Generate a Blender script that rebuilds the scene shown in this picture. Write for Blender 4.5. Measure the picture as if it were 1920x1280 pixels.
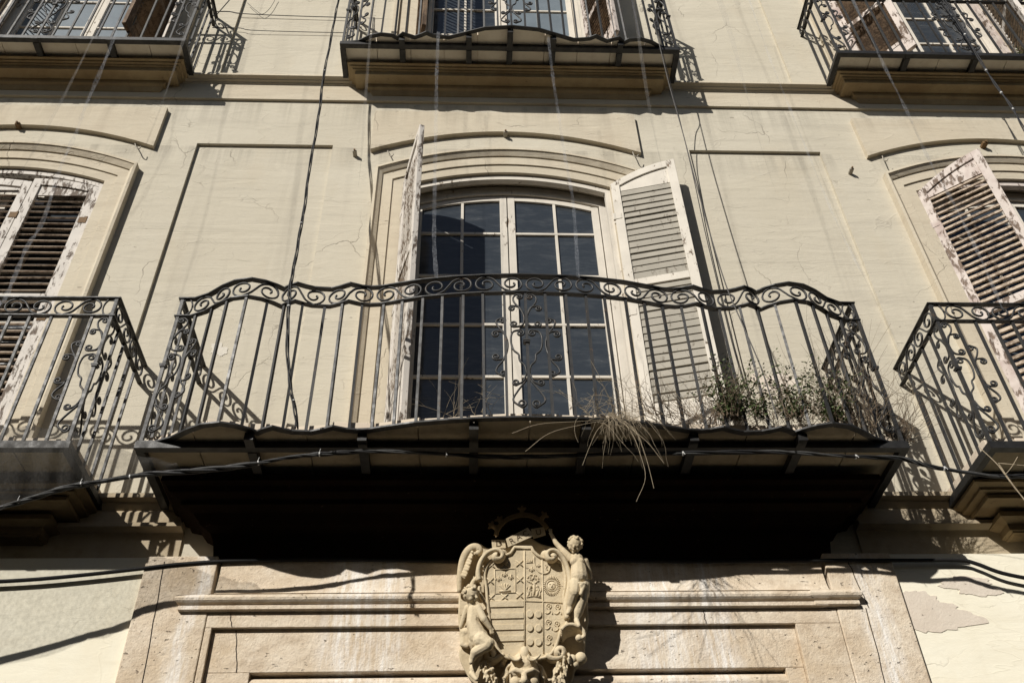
import bpy, bmesh, math, random
from mathutils import Vector, Matrix, noise
R = math.radians
rnd = random.Random(7)
sc = bpy.context.scene
for o in list(bpy.data.objects):
    bpy.data.objects.remove(o)

# ------------------------------------------------------------------ camera
CAM = Vector((0.0, -4.8, 1.6))
EUL = (R(131.88339), R(1.43951), R(-2.03504))
cd = bpy.data.cameras.new("camera")
cam = bpy.data.objects.new("camera", cd)
sc.collection.objects.link(cam)
cam.location = CAM
cam.rotation_euler = EUL
cd.sensor_width = 36.0
cd.lens = 36.0 * 1780.0 / 1920.0
cd.clip_start = 0.05
cd.clip_end = 500
sc.camera = cam
from mathutils import Euler
RM = Euler(EUL, 'XYZ').to_matrix()


def ray(px, py):
    return RM @ Vector(((px - 960.0) / 1780.0, -(py - 640.0) / 1780.0, -1.0))


def at(px, py, y=0.0):
    """the point of the vertical plane at depth y that was measured at this place of the photo (1920 wide)"""
    d = ray(px, py)
    return CAM + d * ((y - CAM.y) / d.y)


# ------------------------------------------------------------------ light
SUN = Vector((0.756, 1.0, -0.796)).normalized()
sd = bpy.data.lights.new("sun", 'SUN')
sd.energy = 5.0
sd.angle = R(0.53)
sd.color = (1.0, 0.955, 0.88)
sun = bpy.data.objects.new("sun", sd)
sc.collection.objects.link(sun)
sun.location = (-6, -9, 14)
sun.rotation_euler = SUN.to_track_quat('-Z', 'Y').to_euler()
w = bpy.data.worlds.new("World")
sc.world = w
w.use_nodes = True
nt = w.node_tree
bg = nt.nodes["Background"]
sky = nt.nodes.new("ShaderNodeTexSky")
sky.sky_type = 'NISHITA'
sky.sun_disc = False
sky.sun_elevation = math.asin(-SUN.z)
sky.sun_rotation = math.atan2(-SUN.x, -SUN.y)
nt.links.new(sky.outputs[0], bg.inputs[0])
bg.inputs[1].default_value = 0.05
sc.view_settings.view_transform = 'Standard'
sc.view_settings.look = 'None'
sc.view_settings.exposure = 0.05
sc.view_settings.gamma = 1.0

# ------------------------------------------------------------------ materials


class NT:
    def __init__(s, name):
        s.m = bpy.data.materials.new(name)
        s.m.use_nodes = True
        s.t = s.m.node_tree
        s.b = s.t.nodes["Principled BSDF"]
        s.tc = s.t.nodes.new("ShaderNodeTexCoord")

    def n(s, typ, **kw):
        o = s.t.nodes.new(typ)
        for k, v in kw.items():
            setattr(o, k, v)
        return o

    def l(s, a, b):
        s.t.links.new(a, b)

    def map(s, scale=(1, 1, 1), rot=(0, 0, 0)):
        m = s.n("ShaderNodeMapping")
        m.inputs["Scale"].default_value = scale
        m.inputs["Rotation"].default_value = rot
        s.l(s.tc.outputs["Object"], m.inputs["Vector"])
        return m.outputs[0]

    def noise(s, scale, detail=6, rough=.6, vec=None, dist=0.0):
        o = s.n("ShaderNodeTexNoise")
        o.inputs["Scale"].default_value = scale
        o.inputs["Detail"].default_value = detail
        o.inputs["Roughness"].default_value = rough
        o.inputs["Distortion"].default_value = dist
        s.l(vec if vec is not None else s.tc.outputs["Object"], o.inputs["Vector"])
        return o.outputs["Fac"]

    def ramp(s, f, lo, hi, a=0.0, b=1.0):
        o = s.n("ShaderNodeMapRange")
        o.inputs["From Min"].default_value = lo
        o.inputs["From Max"].default_value = hi
        o.inputs["To Min"].default_value = a
        o.inputs["To Max"].default_value = b
        s.l(f, o.inputs["Value"])
        return o.outputs[0]

    def mix(s, f, a, b):
        o = s.n("ShaderNodeMix", data_type='RGBA')
        if isinstance(f, (int, float)):
            o.inputs["Factor"].default_value = f
        else:
            s.l(f, o.inputs["Factor"])
        for k, v in ((6, a), (7, b)):
            if isinstance(v, tuple):
                o.inputs[k].default_value = v + (1,)
            else:
                s.l(v, o.inputs[k])
        return o.outputs[2]

    def math(s, op, a, b):
        o = s.n("ShaderNodeMath", operation=op)
        for i, v in enumerate((a, b)):
            if isinstance(v, (int, float)):
                o.inputs[i].default_value = v
            else:
                s.l(v, o.inputs[i])
        return o.outputs[0]

    def crack(s, scale, width, vec=None, warp=.25):
        nz = s.n("ShaderNodeTexNoise")
        nz.inputs["Scale"].default_value = scale * 1.7
        nz.inputs["Detail"].default_value = 5
        s.l(s.tc.outputs["Object"], nz.inputs["Vector"])
        vm = s.n("ShaderNodeVectorMath", operation='SCALE')
        s.l(nz.outputs["Color"], vm.inputs[0])
        vm.inputs["Scale"].default_value = warp
        va = s.n("ShaderNodeVectorMath", operation='ADD')
        s.l(vec if vec is not None else s.tc.outputs["Object"], va.inputs[0])
        s.l(vm.outputs[0], va.inputs[1])
        v = s.n("ShaderNodeTexVoronoi", feature='DISTANCE_TO_EDGE')
        v.inputs["Scale"].default_value = scale
        s.l(va.outputs[0], v.inputs["Vector"])
        return s.ramp(v.outputs["Distance"], 0.0, width, 1.0, 0.0)

    def out(s, col, rough=.8, bump=None, strength=.3, dist=.01, spec=.3, metal=0.0):
        if isinstance(col, tuple):
            s.b.inputs["Base Color"].default_value = col + (1,)
        else:
            s.l(col, s.b.inputs["Base Color"])
        if isinstance(rough, (int, float)):
            s.b.inputs["Roughness"].default_value = rough
        else:
            s.l(rough, s.b.inputs["Roughness"])
        s.b.inputs["Specular IOR Level"].default_value = spec
        s.b.inputs["Metallic"].default_value = metal
        if bump is not None:
            bp = s.n("ShaderNodeBump")
            bp.inputs["Strength"].default_value = strength
            bp.inputs["Distance"].default_value = dist
            s.l(bump, bp.inputs["Height"])
            s.l(bp.outputs[0], s.b.inputs["Normal"])
        return s.m


def m_plaster(name, a, b, stain, crackc, warm=None, bs=.55):
    t = NT(name)
    big = t.ramp(t.noise(.9, 5, .6), .35, .68)
    c = t.mix(big, a, b)
    stre = t.ramp(t.noise(1.5, 6, .65, t.map((.5, .5, 6.5), (0, R(4), 0)), .6), .52, .76)
    c = t.mix(t.math('MULTIPLY', stre, .55), c, stain)
    fine = t.ramp(t.noise(38, 4, .7), .35, .7)
    c = t.mix(t.math('MULTIPLY', fine, .14), c, stain)
    if warm:
        wm = t.ramp(t.noise(2.2, 4, .6, t.map((1, 1, .5))), .56, .74)
        c = t.mix(t.math('MULTIPLY', wm, .5), c, warm)
    vs = t.ramp(t.noise(1.0, 6, .62, t.map((4.2, 1, .22), (0, R(3), 0)), .5), .55, .74)
    c = t.mix(t.math('MULTIPLY', vs, .40), c, stain)  # vertical streaks, also imitating the faint shade bands of the net folds
    sx = t.n("ShaderNodeSeparateXYZ")
    t.l(t.tc.outputs["Object"], sx.inputs[0])
    run = t.ramp(t.noise(1.0, 7, .68, t.map((7.5, 1, .16)), .3), .44, .68)
    m = None
    for top_, ln in ((8.62, .42), (8.0, .30), (5.15, .55), (12.0, .4)):
        d = t.math('SUBTRACT', top_, sx.outputs[2])
        g = t.math('MULTIPLY', t.ramp(d, 0.0, ln, 1.0, 0.0), t.ramp(d, -.01, .0, 0.0, 1.0))
        m = g if m is None else t.math('MAXIMUM', m, g)
    c = t.mix(t.math('MULTIPLY', t.math('MULTIPLY', run, m), .55), c, tuple(q * .55 for q in stain))
    sp = t.ramp(t.noise(3.4, 5, .7), .60, .70)
    c = t.mix(t.math('MULTIPLY', sp, .25), c, tuple(min(1, q * 1.18) for q in a))
    cr = t.math('MULTIPLY', t.crack(1.5, .0065, t.map((1.0, 1, .7)), .35), t.ramp(t.noise(1.1, 3), .53, .62))
    cr2 = t.math('MULTIPLY', t.crack(5.5, .022, t.map((.55, 1, 1.4)), .12), t.ramp(t.noise(2.6, 3), .60, .70))
    crk = t.math('MAXIMUM', cr, t.math('MULTIPLY', cr2, .7))
    chip = t.ramp(t.noise(9, 3, .5, t.map((1, 1, 2.2))), .735, .75)
    crk2 = t.math('MAXIMUM', crk, t.math('MULTIPLY', chip, .8))
    c = t.mix(t.math('MULTIPLY', crk2, .58), c, crackc)
    wav = t.noise(1.3, 6, .62, t.map((.6, .6, 2.6), (0, R(7), 0)), 1.4)
    wav2 = t.noise(6, 6, .65, t.map((.8, 1, 1.5)), .5)
    lap = t.ramp(t.noise(1.0, 3, .5, t.map((.35, .35, 3.2), (0, R(-3), 0)), 1.0), .50, .53)
    gr = t.noise(110, 3, .6)
    h = t.math('ADD', t.math('ADD', t.math('MULTIPLY', wav, .42), t.math('MULTIPLY', wav2, .30)), t.math('MULTIPLY', gr, .05))
    h = t.math('ADD', h, t.math('MULTIPLY', lap, .06))
    cz = t.noise(2.1, 4, .55, t.map((.28, .28, 1.0), (0, R(6), 0)), 1.2)
    crease = t.ramp(t.math('ABSOLUTE', t.math('SUBTRACT', cz, .5), 0.0), 0.0, .006, 1.0, 0.0)
    h = t.math('ADD', h, t.math('MULTIPLY', crease, .07))
    c = t.mix(t.math('MULTIPLY', crease, .22), c, stain)
    h = t.math('SUBTRACT', h, t.math('MULTIPLY', crk2, .22))
    return t.out(c, .93, h, bs, .03, .12)


def m_stone(name, a, b, dark, lime=None, bump=.5, pit=True, spec=.12):
    t = NT(name)
    c = t.mix(t.ramp(t.noise(2.3, 7, .68), .36, .66), a, b)
    c = t.mix(t.math('MULTIPLY', t.ramp(t.noise(11, 6, .7), .5, .75), .45), c, dark)
    if lime:
        st = t.ramp(t.noise(1.0, 5, .55, t.map((2.1, 1, .22))), .545, .66)
        br = t.ramp(t.noise(14, 6, .75, t.map((1.5, 1, .5))), .3, .62)
        c = t.mix(t.math('MULTIPLY', st, br), c, lime)
    h = t.math('ADD', t.noise(14, 7, .7), t.math('MULTIPLY', t.noise(75, 4, .7), .5))
    if pit:
        pt = t.ramp(t.noise(34, 3, .5, t.map((1, 1, 1.7))), .70, .74)
        c = t.mix(t.math('MULTIPLY', pt, .6), c, (.09, .065, .045))
        h = t.math('SUBTRACT', h, pt)
    return t.out(c, .9, h, bump, .008, spec)


def m_portal():
    """tan stone with brown weathering and a few white lime runs"""
    t = NT('portal_stone')
    c = t.mix(t.ramp(t.noise(2.0, 7, .7), .36, .64), (.78, .69, .565), (.60, .485, .35))
    c = t.mix(t.math('MULTIPLY', t.ramp(t.noise(7, 7, .75, t.map((1, 1, 1.6))), .47, .70), .60), c, (.40, .30, .205))
    c = t.mix(t.math('MULTIPLY', t.ramp(t.noise(26, 6, .75), .50, .72), .45), c, (.45, .355, .26))
    sx = t.n("ShaderNodeSeparateXYZ")
    t.l(t.tc.outputs["Object"], sx.inputs[0])
    wob = t.math('MULTIPLY', t.math('SUBTRACT', t.noise(2.2, 4, .6), .5), .35)
    xw = t.math('ADD', sx.outputs[0], wob)
    m = None
    for cx_, wd in ((-.62, .12), (-.42, .07), (1.02, .17), (1.30, .08), (2.16, .07), (-1.45, .05)):
        d = t.math('ABSOLUTE', t.math('SUBTRACT', xw, cx_), 0.0)
        g = t.ramp(d, wd * .35, wd * 1.5, 1.0, 0.0)
        m = g if m is None else t.math('MAXIMUM', m, g)
    br = t.ramp(t.noise(9, 7, .78, t.map((3.2, 1, .35))), .40, .62)
    c = t.mix(t.math('MULTIPLY', t.math('MULTIPLY', m, br), .8), c, (.90, .88, .85))
    pt = t.ramp(t.noise(30, 3, .5, t.map((1, 1, 1.7))), .69, .73)
    c = t.mix(t.math('MULTIPLY', pt, .6), c, (.10, .07, .05))
    h = t.math('ADD', t.noise(12, 8, .75), t.math('MULTIPLY', t.noise(70, 4, .7), .55))
    h = t.math('SUBTRACT', h, pt)
    return t.out(c, .9, h, .9, .010, .12)


def m_wood(name, paint, under, lo, hi, sc_=1.0, rust=None):
    t = NT(name)
    ps = t.noise(26 * sc_, 7, .72, t.map((1, 1, .33)), .4)
    big = t.noise(2.4, 3, .5)
    f = t.math('ADD', t.math('MULTIPLY', ps, .7), t.math('MULTIPLY', big, .3))
    peel = t.ramp(f, lo, hi)
    grain = t.noise(60, 4, .6, t.map((1, 1, .08)))
    u = t.mix(t.ramp(grain, .3, .7), under, tuple(x * .45 for x in under))
    p = t.mix(t.ramp(t.noise(5, 4), .4, .7), paint, tuple(x * .86 for x in paint))
    if rust:
        p = t.mix(t.ramp(t.noise(3.1, 3), .52, .66), p, rust)
    c = t.mix(peel, p, u)
    h = t.math('SUBTRACT', t.math('MULTIPLY', grain, .4), t.math('MULTIPLY', peel, .9))
    return t.out(c, .72, h, .6, .004, .25)


def m_iron(name, a, b, rust, amt=.66):
    t = NT(name)
    c = t.mix(t.ramp(t.noise(9, 5, .65), .35, .7), a, b)
    c = t.mix(t.ramp(t.noise(16, 6, .7), amt, amt + .09), c, rust)
    h = t.noise(140, 4, .7)
    return t.out(c, t.ramp(t.noise(22, 3), .3, .7, .42, .7), h, .35, .002, .5)


def m_glass(name, tint=(.034, .041, .050)):  # blue-grey tint raised to paint in the sky the panes reflect
    t = NT(name)
    dust = t.ramp(t.noise(7, 7, .75, t.map((.5, 1, 2.2), (0, R(12), 0))), .48, .78)
    spk = t.ramp(t.noise(90, 3, .7), .62, .75)
    d = t.math('ADD', t.math('MULTIPLY', dust, .45), t.math('MULTIPLY', spk, .18))
    c = t.mix(d, tint, (.13, .138, .145))
    r = t.ramp(dust, 0, 1, .05, .45)
    return t.out(c, r, t.noise(3.0, 2), .12, .006, .5)


def m_plain(name, col, rough=.8, var=.75, scale=20, bump=.3):
    t = NT(name)
    c = t.mix(t.ramp(t.noise(scale, 5, .65), .3, .7), col, tuple(x * var for x in col))
    return t.out(c, rough, t.noise(scale * 4, 4, .7), bump, .004, .3)


M = {}
M['plaster'] = m_plaster('upper_plaster', (.56, .518, .425), (.52, .475, .38), (.395, .36, .295), (.15, .125, .095), (.50, .44, .335))
M['trim'] = m_plaster('trim_plaster', (.56, .505, .40), (.52, .455, .35), (.40, .34, .26), (.15, .12, .09), (.50, .425, .315))
M['topcorb'] = m_stone('shaded_corbel', (.40, .315, .19), (.28, .205, .115), (.17, .12, .07), None, .5)  # brown trim stone, darkened to paint in shade under the balcony floors
M['dirty'] = m_stone('dirty_trim', (.47, .40, .29), (.37, .30, .205), (.22, .165, .10), None, .4, False)
M['lower'] = m_plaster('lower_plaster', (.85, .81, .68), (.82, .77, .62), (.70, .64, .50), (.20, .155, .105), (.74, .65, .48), .28)  # yellowish paint, lightened further for the stronger light below the net
M['sootshade'] = m_stone('sooty_shaded_moulding', (.20, .15, .085), (.13, .092, .05), (.08, .052, .03), None, .4)  # sooty brown, darkened further to paint in shade below the left balcony
M['corbel'] = m_stone('deep_shade_corbel', (.020, .0135, .009), (.012, .008, .0055), (.032, .012, .006), None, .6, True, .02)  # near-black colour paints in the deep shade below the central balcony
M['portal'] = m_portal()
M['arms'] = m_stone('carved_stone', (.66, .56, .395), (.48, .39, .255), (.22, .16, .095), None, .55, True)
M['armsshade'] = m_stone('shaded_carving', (.24, .17, .09), (.17, .115, .06), (.10, .065, .035), None, .3, False)  # darker copy of the carved stone, painting in shade on the crown
M['incise'] = m_plain('incised_letter', (.14, .10, .06))
M['white'] = m_wood('white_painted_wood', (.64, .595, .52), (.20, .14, .09), .585, .625)
M['peel'] = m_wood('peeling_white_wood', (.61, .57, .52), (.16, .12, .09), .525, .57)
M['grey'] = m_wood('grey_flaking_wood', (.50, .46, .41), (.19, .14, .10), .50, .545)
M['pink'] = m_wood('peeling_pinkish_wood', (.57, .505, .46), (.19, .135, .10), .515, .555, 1.0, (.38, .30, .27))
M['slat'] = m_wood('weathered_slat', (.45, .37, .29), (.24, .175, .125), .48, .58)
M['paleslat'] = m_wood('pale_grey_slat', (.34, .315, .265), (.22, .185, .145), .57, .64)
M['brown'] = m_wood('bare_brown_wood', (.22, .15, .095), (.115, .075, .048), .44, .56)
M['iron'] = m_iron('grey_wrought_iron', (.036, .0355, .035), (.021, .0205, .020), (.10, .064, .042), .60)
M['ironblack'] = m_iron('shaded_iron_bar', (.013, .0125, .012), (.009, .0085, .008), (.05, .028, .018), .68)  # darker copy of the iron, shade of the undersides put into its colour
M['ironrust'] = m_iron('rusty_iron_bar', (.03, .026, .024), (.022, .02, .019), (.16, .062, .03), .52)
M['glass'] = m_glass('dusty_dark_glass')
M['curtain'] = m_plain('pale_curtain_glass', (.17, .205, .235), .35, .8, 5)
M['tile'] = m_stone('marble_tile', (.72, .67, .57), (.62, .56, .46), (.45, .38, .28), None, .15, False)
M['shadetile'] = m_stone('shaded_tile', (.34, .29, .21), (.25, .205, .14), (.06, .045, .03), None, .3, False)  # tile darkened to paint in the shade beneath the main balconies
M['tiledge'] = m_stone('pale_marble_edge', (.68, .60, .49), (.58, .49, .39), (.50, .40, .31), None, .2)
M['joint'] = m_plain('dark_joint', (.04, .03, .022))
M['cable'] = m_plain('black_cable', (.022, .022, .023), .55)
M['blackcable'] = m_plain('sooty_cable', (.010, .0095, .009), .75)
M['greycable'] = m_plain('grey_cable', (.10, .095, .09), .6)
M['netroll'] = m_plain('grey_net_bundle', (.075, .075, .074), .75, .5, 40)
M['tie'] = m_plain('white_tie', (.75, .75, .73), .6)
M['rust'] = m_plain('rusty_metal', (.20, .12, .055), .75, .5, 60)
M['bracket'] = m_plain('bracket_metal', (.45, .41, .34), .7, .5, 60)
M['straw'] = m_plain('dry_straw', (.42, .345, .24), .8, .6, 60)
M['twig'] = m_plain('dry_twig', (.21, .155, .105), .85, .55, 60)
M['leaf'] = m_plain('dusty_leaf', (.115, .155, .055), .6, .55, 60)
M['ground'] = m_plain('asphalt', (.045, .045, .045), .95)
M['scar'] = m_stone('flaked_plaster', (.70, .63, .54), (.64, .56, .47), (.54, .45, .37), None, .5)
M['filler'] = m_plain('pale_filler', (.66, .62, .54), .9, .85)
M['dark'] = m_plain('dark_interior', (.012, .011, .010), .9)


def m_net(name='translucent_net', col=(.40, .42, .46, 1), lo=.03, hi=.28):
    t = NT(name)
    tr = t.n("ShaderNodeBsdfTransparent")
    mx = t.n("ShaderNodeMixShader")
    f = t.ramp(t.noise(60, 4, .8, t.map((1, 1, .6))), .38, .72, lo, hi)
    t.l(f, mx.inputs[0])
    t.l(tr.outputs[0], mx.inputs[1])
    t.l(t.b.outputs[0], mx.inputs[2])
    t.b.inputs["Base Color"].default_value = col
    t.b.inputs["Roughness"].default_value = .8
    t.l(mx.outputs[0], t.t.nodes["Material Output"].inputs["Surface"])
    return t.m


M['net'] = m_net()
M['sheer'] = m_net('sheer_net', (.27, .26, .245, 1), .06, .23)
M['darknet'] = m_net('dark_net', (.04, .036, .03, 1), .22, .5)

# ------------------------------------------------------------------ mesh helpers


class MB:
    def __init__(s):
        s.v = []
        s.f = []

    def add(s, v, f):
        k = len(s.v)
        s.v += [tuple(p) for p in v]
        s.f += [tuple(i + k for i in q) for q in f]
        return s

    def box(s, x0, x1, y0, y1, z0, z1):
        return s.add([(x0, y0, z0), (x1, y0, z0), (x1, y1, z0), (x0, y1, z0), (x0, y0, z1), (x1, y0, z1), (x1, y1, z1), (x0, y1, z1)],
                     [(0, 3, 2, 1), (4, 5, 6, 7), (0, 1, 5, 4), (1, 2, 6, 5), (2, 3, 7, 6), (3, 0, 4, 7)])

    def lbox(s, o, e, n, s0, s1, t0, t1, z0, z1):
        """box in a plan-rotated frame: s along e, t along n"""
        P = lambda a, b, z: (o[0] + e[0] * a + n[0] * b, o[1] + e[1] * a + n[1] * b, z)
        return s.add([P(s0, t0, z0), P(s1, t0, z0), P(s1, t1, z0), P(s0, t1, z0), P(s0, t0, z1), P(s1, t0, z1), P(s1, t1, z1), P(s0, t1, z1)],
                     [(0, 3, 2, 1), (4, 5, 6, 7), (0, 1, 5, 4), (1, 2, 6, 5), (2, 3, 7, 6), (3, 0, 4, 7)])

    def prism(s, poly, y0, y1):
        n = len(poly)
        v = [(x, y0, z) for x, z in poly] + [(x, y1, z) for x, z in poly]
        return s.add(v, [tuple(range(n)), tuple(range(2 * n - 1, n - 1, -1))] + [(i, i + n, (i + 1) % n + n, (i + 1) % n) for i in range(n)])

    def hprism(s, poly, z0, z1):
        n = len(poly)
        v = [(x, y, z0) for x, y in poly] + [(x, y, z1) for x, y in poly]
        return s.add(v, [tuple(range(n)), tuple(range(2 * n - 1, n - 1, -1))] + [(i, i + n, (i + 1) % n + n, (i + 1) % n) for i in range(n)])

    def band(s, A, B, ya, yb, yback):
        """strip between two (x,z) polylines: front face sloping from depth ya (line A) to yb (line B), back at yback"""
        n = len(A)
        v = [(x, ya, z) for x, z in A] + [(x, yb, z) for x, z in B] + [(x, yback, z) for x, z in A] + [(x, yback, z) for x, z in B]
        f = []
        for i in range(n - 1):
            f += [(i, i + 1, n + i + 1, n + i), (n + i, n + i + 1, 3 * n + i + 1, 3 * n + i), (2 * n + i, 2 * n + i + 1, i + 1, i)]
        f += [(0, n, 3 * n, 2 * n), (n - 1, 3 * n - 1, 4 * n - 1, 2 * n - 1)]
        return s.add(v, f)

    def tube(s, path, r, n=6, caps=True, flat=None):
        P = [Vector(p) for p in path]
        if len(P) < 2:
            return s
        rr = r if isinstance(r, (list, tuple)) else [r] * len(P)
        T = []
        for i in range(len(P)):
            d = P[min(i + 1, len(P) - 1)] - P[max(i - 1, 0)]
            T.append(d.normalized() if d.length > 1e-9 else Vector((0, 0, 1)))
        up = Vector((0, 1, 0)) if abs(T[0].y) < .8 else Vector((1, 0, 0))
        N = (up - T[0] * up.dot(T[0])).normalized()
        v, f = [], []
        for i, p in enumerate(P):
            N = N - T[i] * N.dot(T[i])
            N = N.normalized() if N.length > 1e-6 else T[i].orthogonal().normalized()
            Bn = T[i].cross(N)
            for k in range(n):
                a = 2 * math.pi * (k + .5) / n
                fl = flat if flat else 1.0
                v.append(p + N * (math.cos(a) * rr[i] * fl) + Bn * (math.sin(a) * rr[i]))
        for i in range(len(P) - 1):
            for k in range(n):
                f.append((i * n + k, i * n + (k + 1) % n, (i + 1) * n + (k + 1) % n, (i + 1) * n + k))
        if caps:
            f += [tuple(range(n - 1, -1, -1)), tuple(range((len(P) - 1) * n, len(P) * n))]
        return s.add(v, f)

    def ball(s, c, r, seg=10, ring=7, axes=None):
        """ellipsoid; r is a number or three radii, axes three directions"""
        r3 = r if isinstance(r, (tuple, list)) else (r, r, r)
        A = axes or (Vector((1, 0, 0)), Vector((0, 1, 0)), Vector((0, 0, 1)))
        c = Vector(c)
        v = [c + A[2] * r3[2]]
        for i in range(1, ring):
            t = math.pi * i / ring
            for k in range(seg):
                a = 2 * math.pi * k / seg
                v.append(c + A[0] * (r3[0] * math.sin(t) * math.cos(a)) + A[1] * (r3[1] * math.sin(t) * math.sin(a)) + A[2] * (r3[2] * math.cos(t)))
        v.append(c - A[2] * r3[2])
        f = [(0, 1 + k, 1 + (k + 1) % seg) for k in range(seg)]
        for i in range(ring - 2):
            for k in range(seg):
                f.append((1 + i * seg + k, 1 + (i + 1) * seg + k, 1 + (i + 1) * seg + (k + 1) % seg, 1 + i * seg + (k + 1) % seg))
        e = len(v) - 1
        f += [(e, 1 + (ring - 2) * seg + (k + 1) % seg, 1 + (ring - 2) * seg + k) for k in range(seg)]
        return s.add(v, f)

    def cap(s, a, ra, b, rb, n=10):
        """a rounded limb from a to b"""
        a, b = Vector(a), Vector(b)
        s.ball(a, ra, n, 7)
        s.ball(b, rb, n, 7)
        return s.tube([a, b], [ra, rb], n)

    def sweep(s, plan, prof, caps=True):
        """profile of (outward offset, z) carried along a plan path with mitred corners; outward is to the right-hand of travel"""
        P = [Vector(p) for p in plan]
        n = len(prof)
        nor = []
        for i in range(len(P)):
            ns = []
            if i > 0:
                d = (P[i] - P[i - 1]).normalized()
                ns.append(Vector((d.y, -d.x)))
            if i < len(P) - 1:
                d = (P[i + 1] - P[i]).normalized()
                ns.append(Vector((d.y, -d.x)))
            m = ns[0] if len(ns) == 1 else (ns[0] + ns[1])
            if len(ns) == 2:
                if m.length < 1e-6:
                    m = ns[0]
                m = m.normalized()
                m = m / max(.35, m.dot(ns[0]))
            nor.append(m)
        v = [(p.x + q.x * o, p.y + q.y * o, z) for p, q in zip(P, nor) for o, z in prof]
        f = []
        for i in range(len(P) - 1):
            for k in range(n - 1):
                f.append((i * n + k, (i + 1) * n + k, (i + 1) * n + k + 1, i * n + k + 1))
        if caps:
            f += [tuple(range(n)), tuple(range((len(P) - 1) * n + n - 1, (len(P) - 1) * n - 1, -1))]
        return s.add(v, f)

    def ribbon(s, plan, hw, z0, z1):
        return s.sweep(plan, [(-hw, z0), (hw, z0), (hw, z1), (-hw, z1), (-hw, z0)])

    def build(s, name, mat, parent=None, smooth=False, label=None, cat=None, group=None, kind=None, bevel=0.0):
        me = bpy.data.meshes.new(name)
        me.from_pydata(s.v, [], s.f)
        bm = bmesh.new()
        bm.from_mesh(me)
        bmesh.ops.recalc_face_normals(bm, faces=bm.faces)
        bm.to_mesh(me)
        bm.free()
        me.materials.append(M[mat] if isinstance(mat, str) else mat)
        o = bpy.data.objects.new(name, me)
        sc.collection.objects.link(o)
        if smooth:
            for p in me.polygons:
                p.use_smooth = True
        if bevel:
            b = o.modifiers.new("bevel", 'BEVEL')
            b.width = bevel
            b.segments = 2
            b.limit_method = 'ANGLE'
            b.angle_limit = R(50)
        if parent is not None:
            o.parent = parent
            loc = parent.location if parent.type == 'EMPTY' else Vector((0, 0, 0))
            o.matrix_parent_inverse = Matrix.Translation(-loc)
        tag(o, label, cat, group, kind)
        return o


def tag(o, label=None, cat=None, group=None, kind=None):
    for k, v in (("label", label), ("category", cat), ("group", group), ("kind", kind)):
        if v:
            o[k] = v


def thing(name, loc, label, cat, group=None):
    o = bpy.data.objects.new(name, None)
    o.empty_display_size = .1
    sc.collection.objects.link(o)
    o.location = loc
    tag(o, label, cat, group)
    return o


def smooth_path(pts, k=6):
    P = [Vector(p) for p in pts]
    if len(P) < 3:
        return P
    Q = [P[0] * 2 - P[1]] + P + [P[-1] * 2 - P[-2]]
    out = []
    for i in range(1, len(Q) - 2):
        a, b, c, d = Q[i - 1:i + 3]
        for j in range(k):
            t = j / k
            out.append(.5 * ((2 * b) + (c - a) * t + (2 * a - 5 * b + 4 * c - d) * t * t + (3 * b - a - 3 * c + d) * t ** 3))
    out.append(P[-1])
    return out


def pxpath(pts, k=6):
    """measured points (px, py, depth) -> smooth path in the place"""
    return smooth_path([at(*p) for p in pts], k)


# ------------------------------------------------------------------ setting: street, wall
MB().add([(-60, -60, 0), (60, -60, 0), (60, 60, 0), (-60, 60, 0)], [(0, 1, 2, 3)]).build('street', 'ground', kind='structure')

CX = (-3.67, 0.283, 4.40)            # window axes
XL, XR = -7.6, 8.6
Z1 = 4.15                            # foot of the upper wall
OP = (.817, 7.538, .171)             # opening: half width, spring, rise


def arch(cx, hw, zs, rise, n=24, zb=None):
    pts = [(cx + hw * t, zs + rise * (1 - t * t)) for t in [-1 + 2 * i / n for i in range(n + 1)]]
    if zb is not None:
        pts = [(cx - hw, zb)] + pts + [(cx + hw, zb)]
    return pts


facade = thing('palace_facade', (0, 0, 0), 'cracked cream plaster facade of an old palace carrying all the balconies and windows', 'building')
wall = MB()
ZW0, ZW1 = 4.55, 9.0
HW = .84
edges = [XL]
for c in CX:
    edges += [c - HW, c + HW]
edges.append(XR)
for i in range(0, 8, 2):
    wall.box(edges[i], edges[i + 1], 0.0, .40, Z1, 13.4)
for c in CX:
    wall.box(c - HW, c + HW, 0.0, .40, Z1, 4.60)
    top = arch(c, HW, OP[1] + .01, OP[2] + .01)
    wall.prism(top + [(c + HW, 9.0), (c - HW, 9.0)], 0.0, .40)
    wall.box(c - HW, c + HW, 0.0, .40, 12.1, 13.4)
wall.build('plaster_wall', 'plaster', facade)
# raised bays and the strip over the sunk panels (their thin edges cast the dark lines)
TB = .027
PT = 8.04
rais = MB()
bays = [(XL, -2.241), (-1.14, 1.81), (2.922, XR)]
for (a, b), c in zip(bays, CX):
    rais.box(a, c - .95, -TB, .006, 4.62, PT)
    rais.box(c + .95, b, -TB, .006, 4.62, PT)
    rais.prism(arch(c, .95, 7.60, .22) + [(c + .95, PT), (c - .95, PT)], -TB, .006)
rais.box(XL, XR, -TB, .006, PT, 8.66)
for (a, b), c in zip(bays, CX):
    rais.box(a, c - .95, -TB, .006, 8.95, 13.4)
    rais.box(c + .95, b, -TB, .006, 8.95, 13.4)
rais.build('raised_plaster_field', 'plaster', facade)
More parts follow.
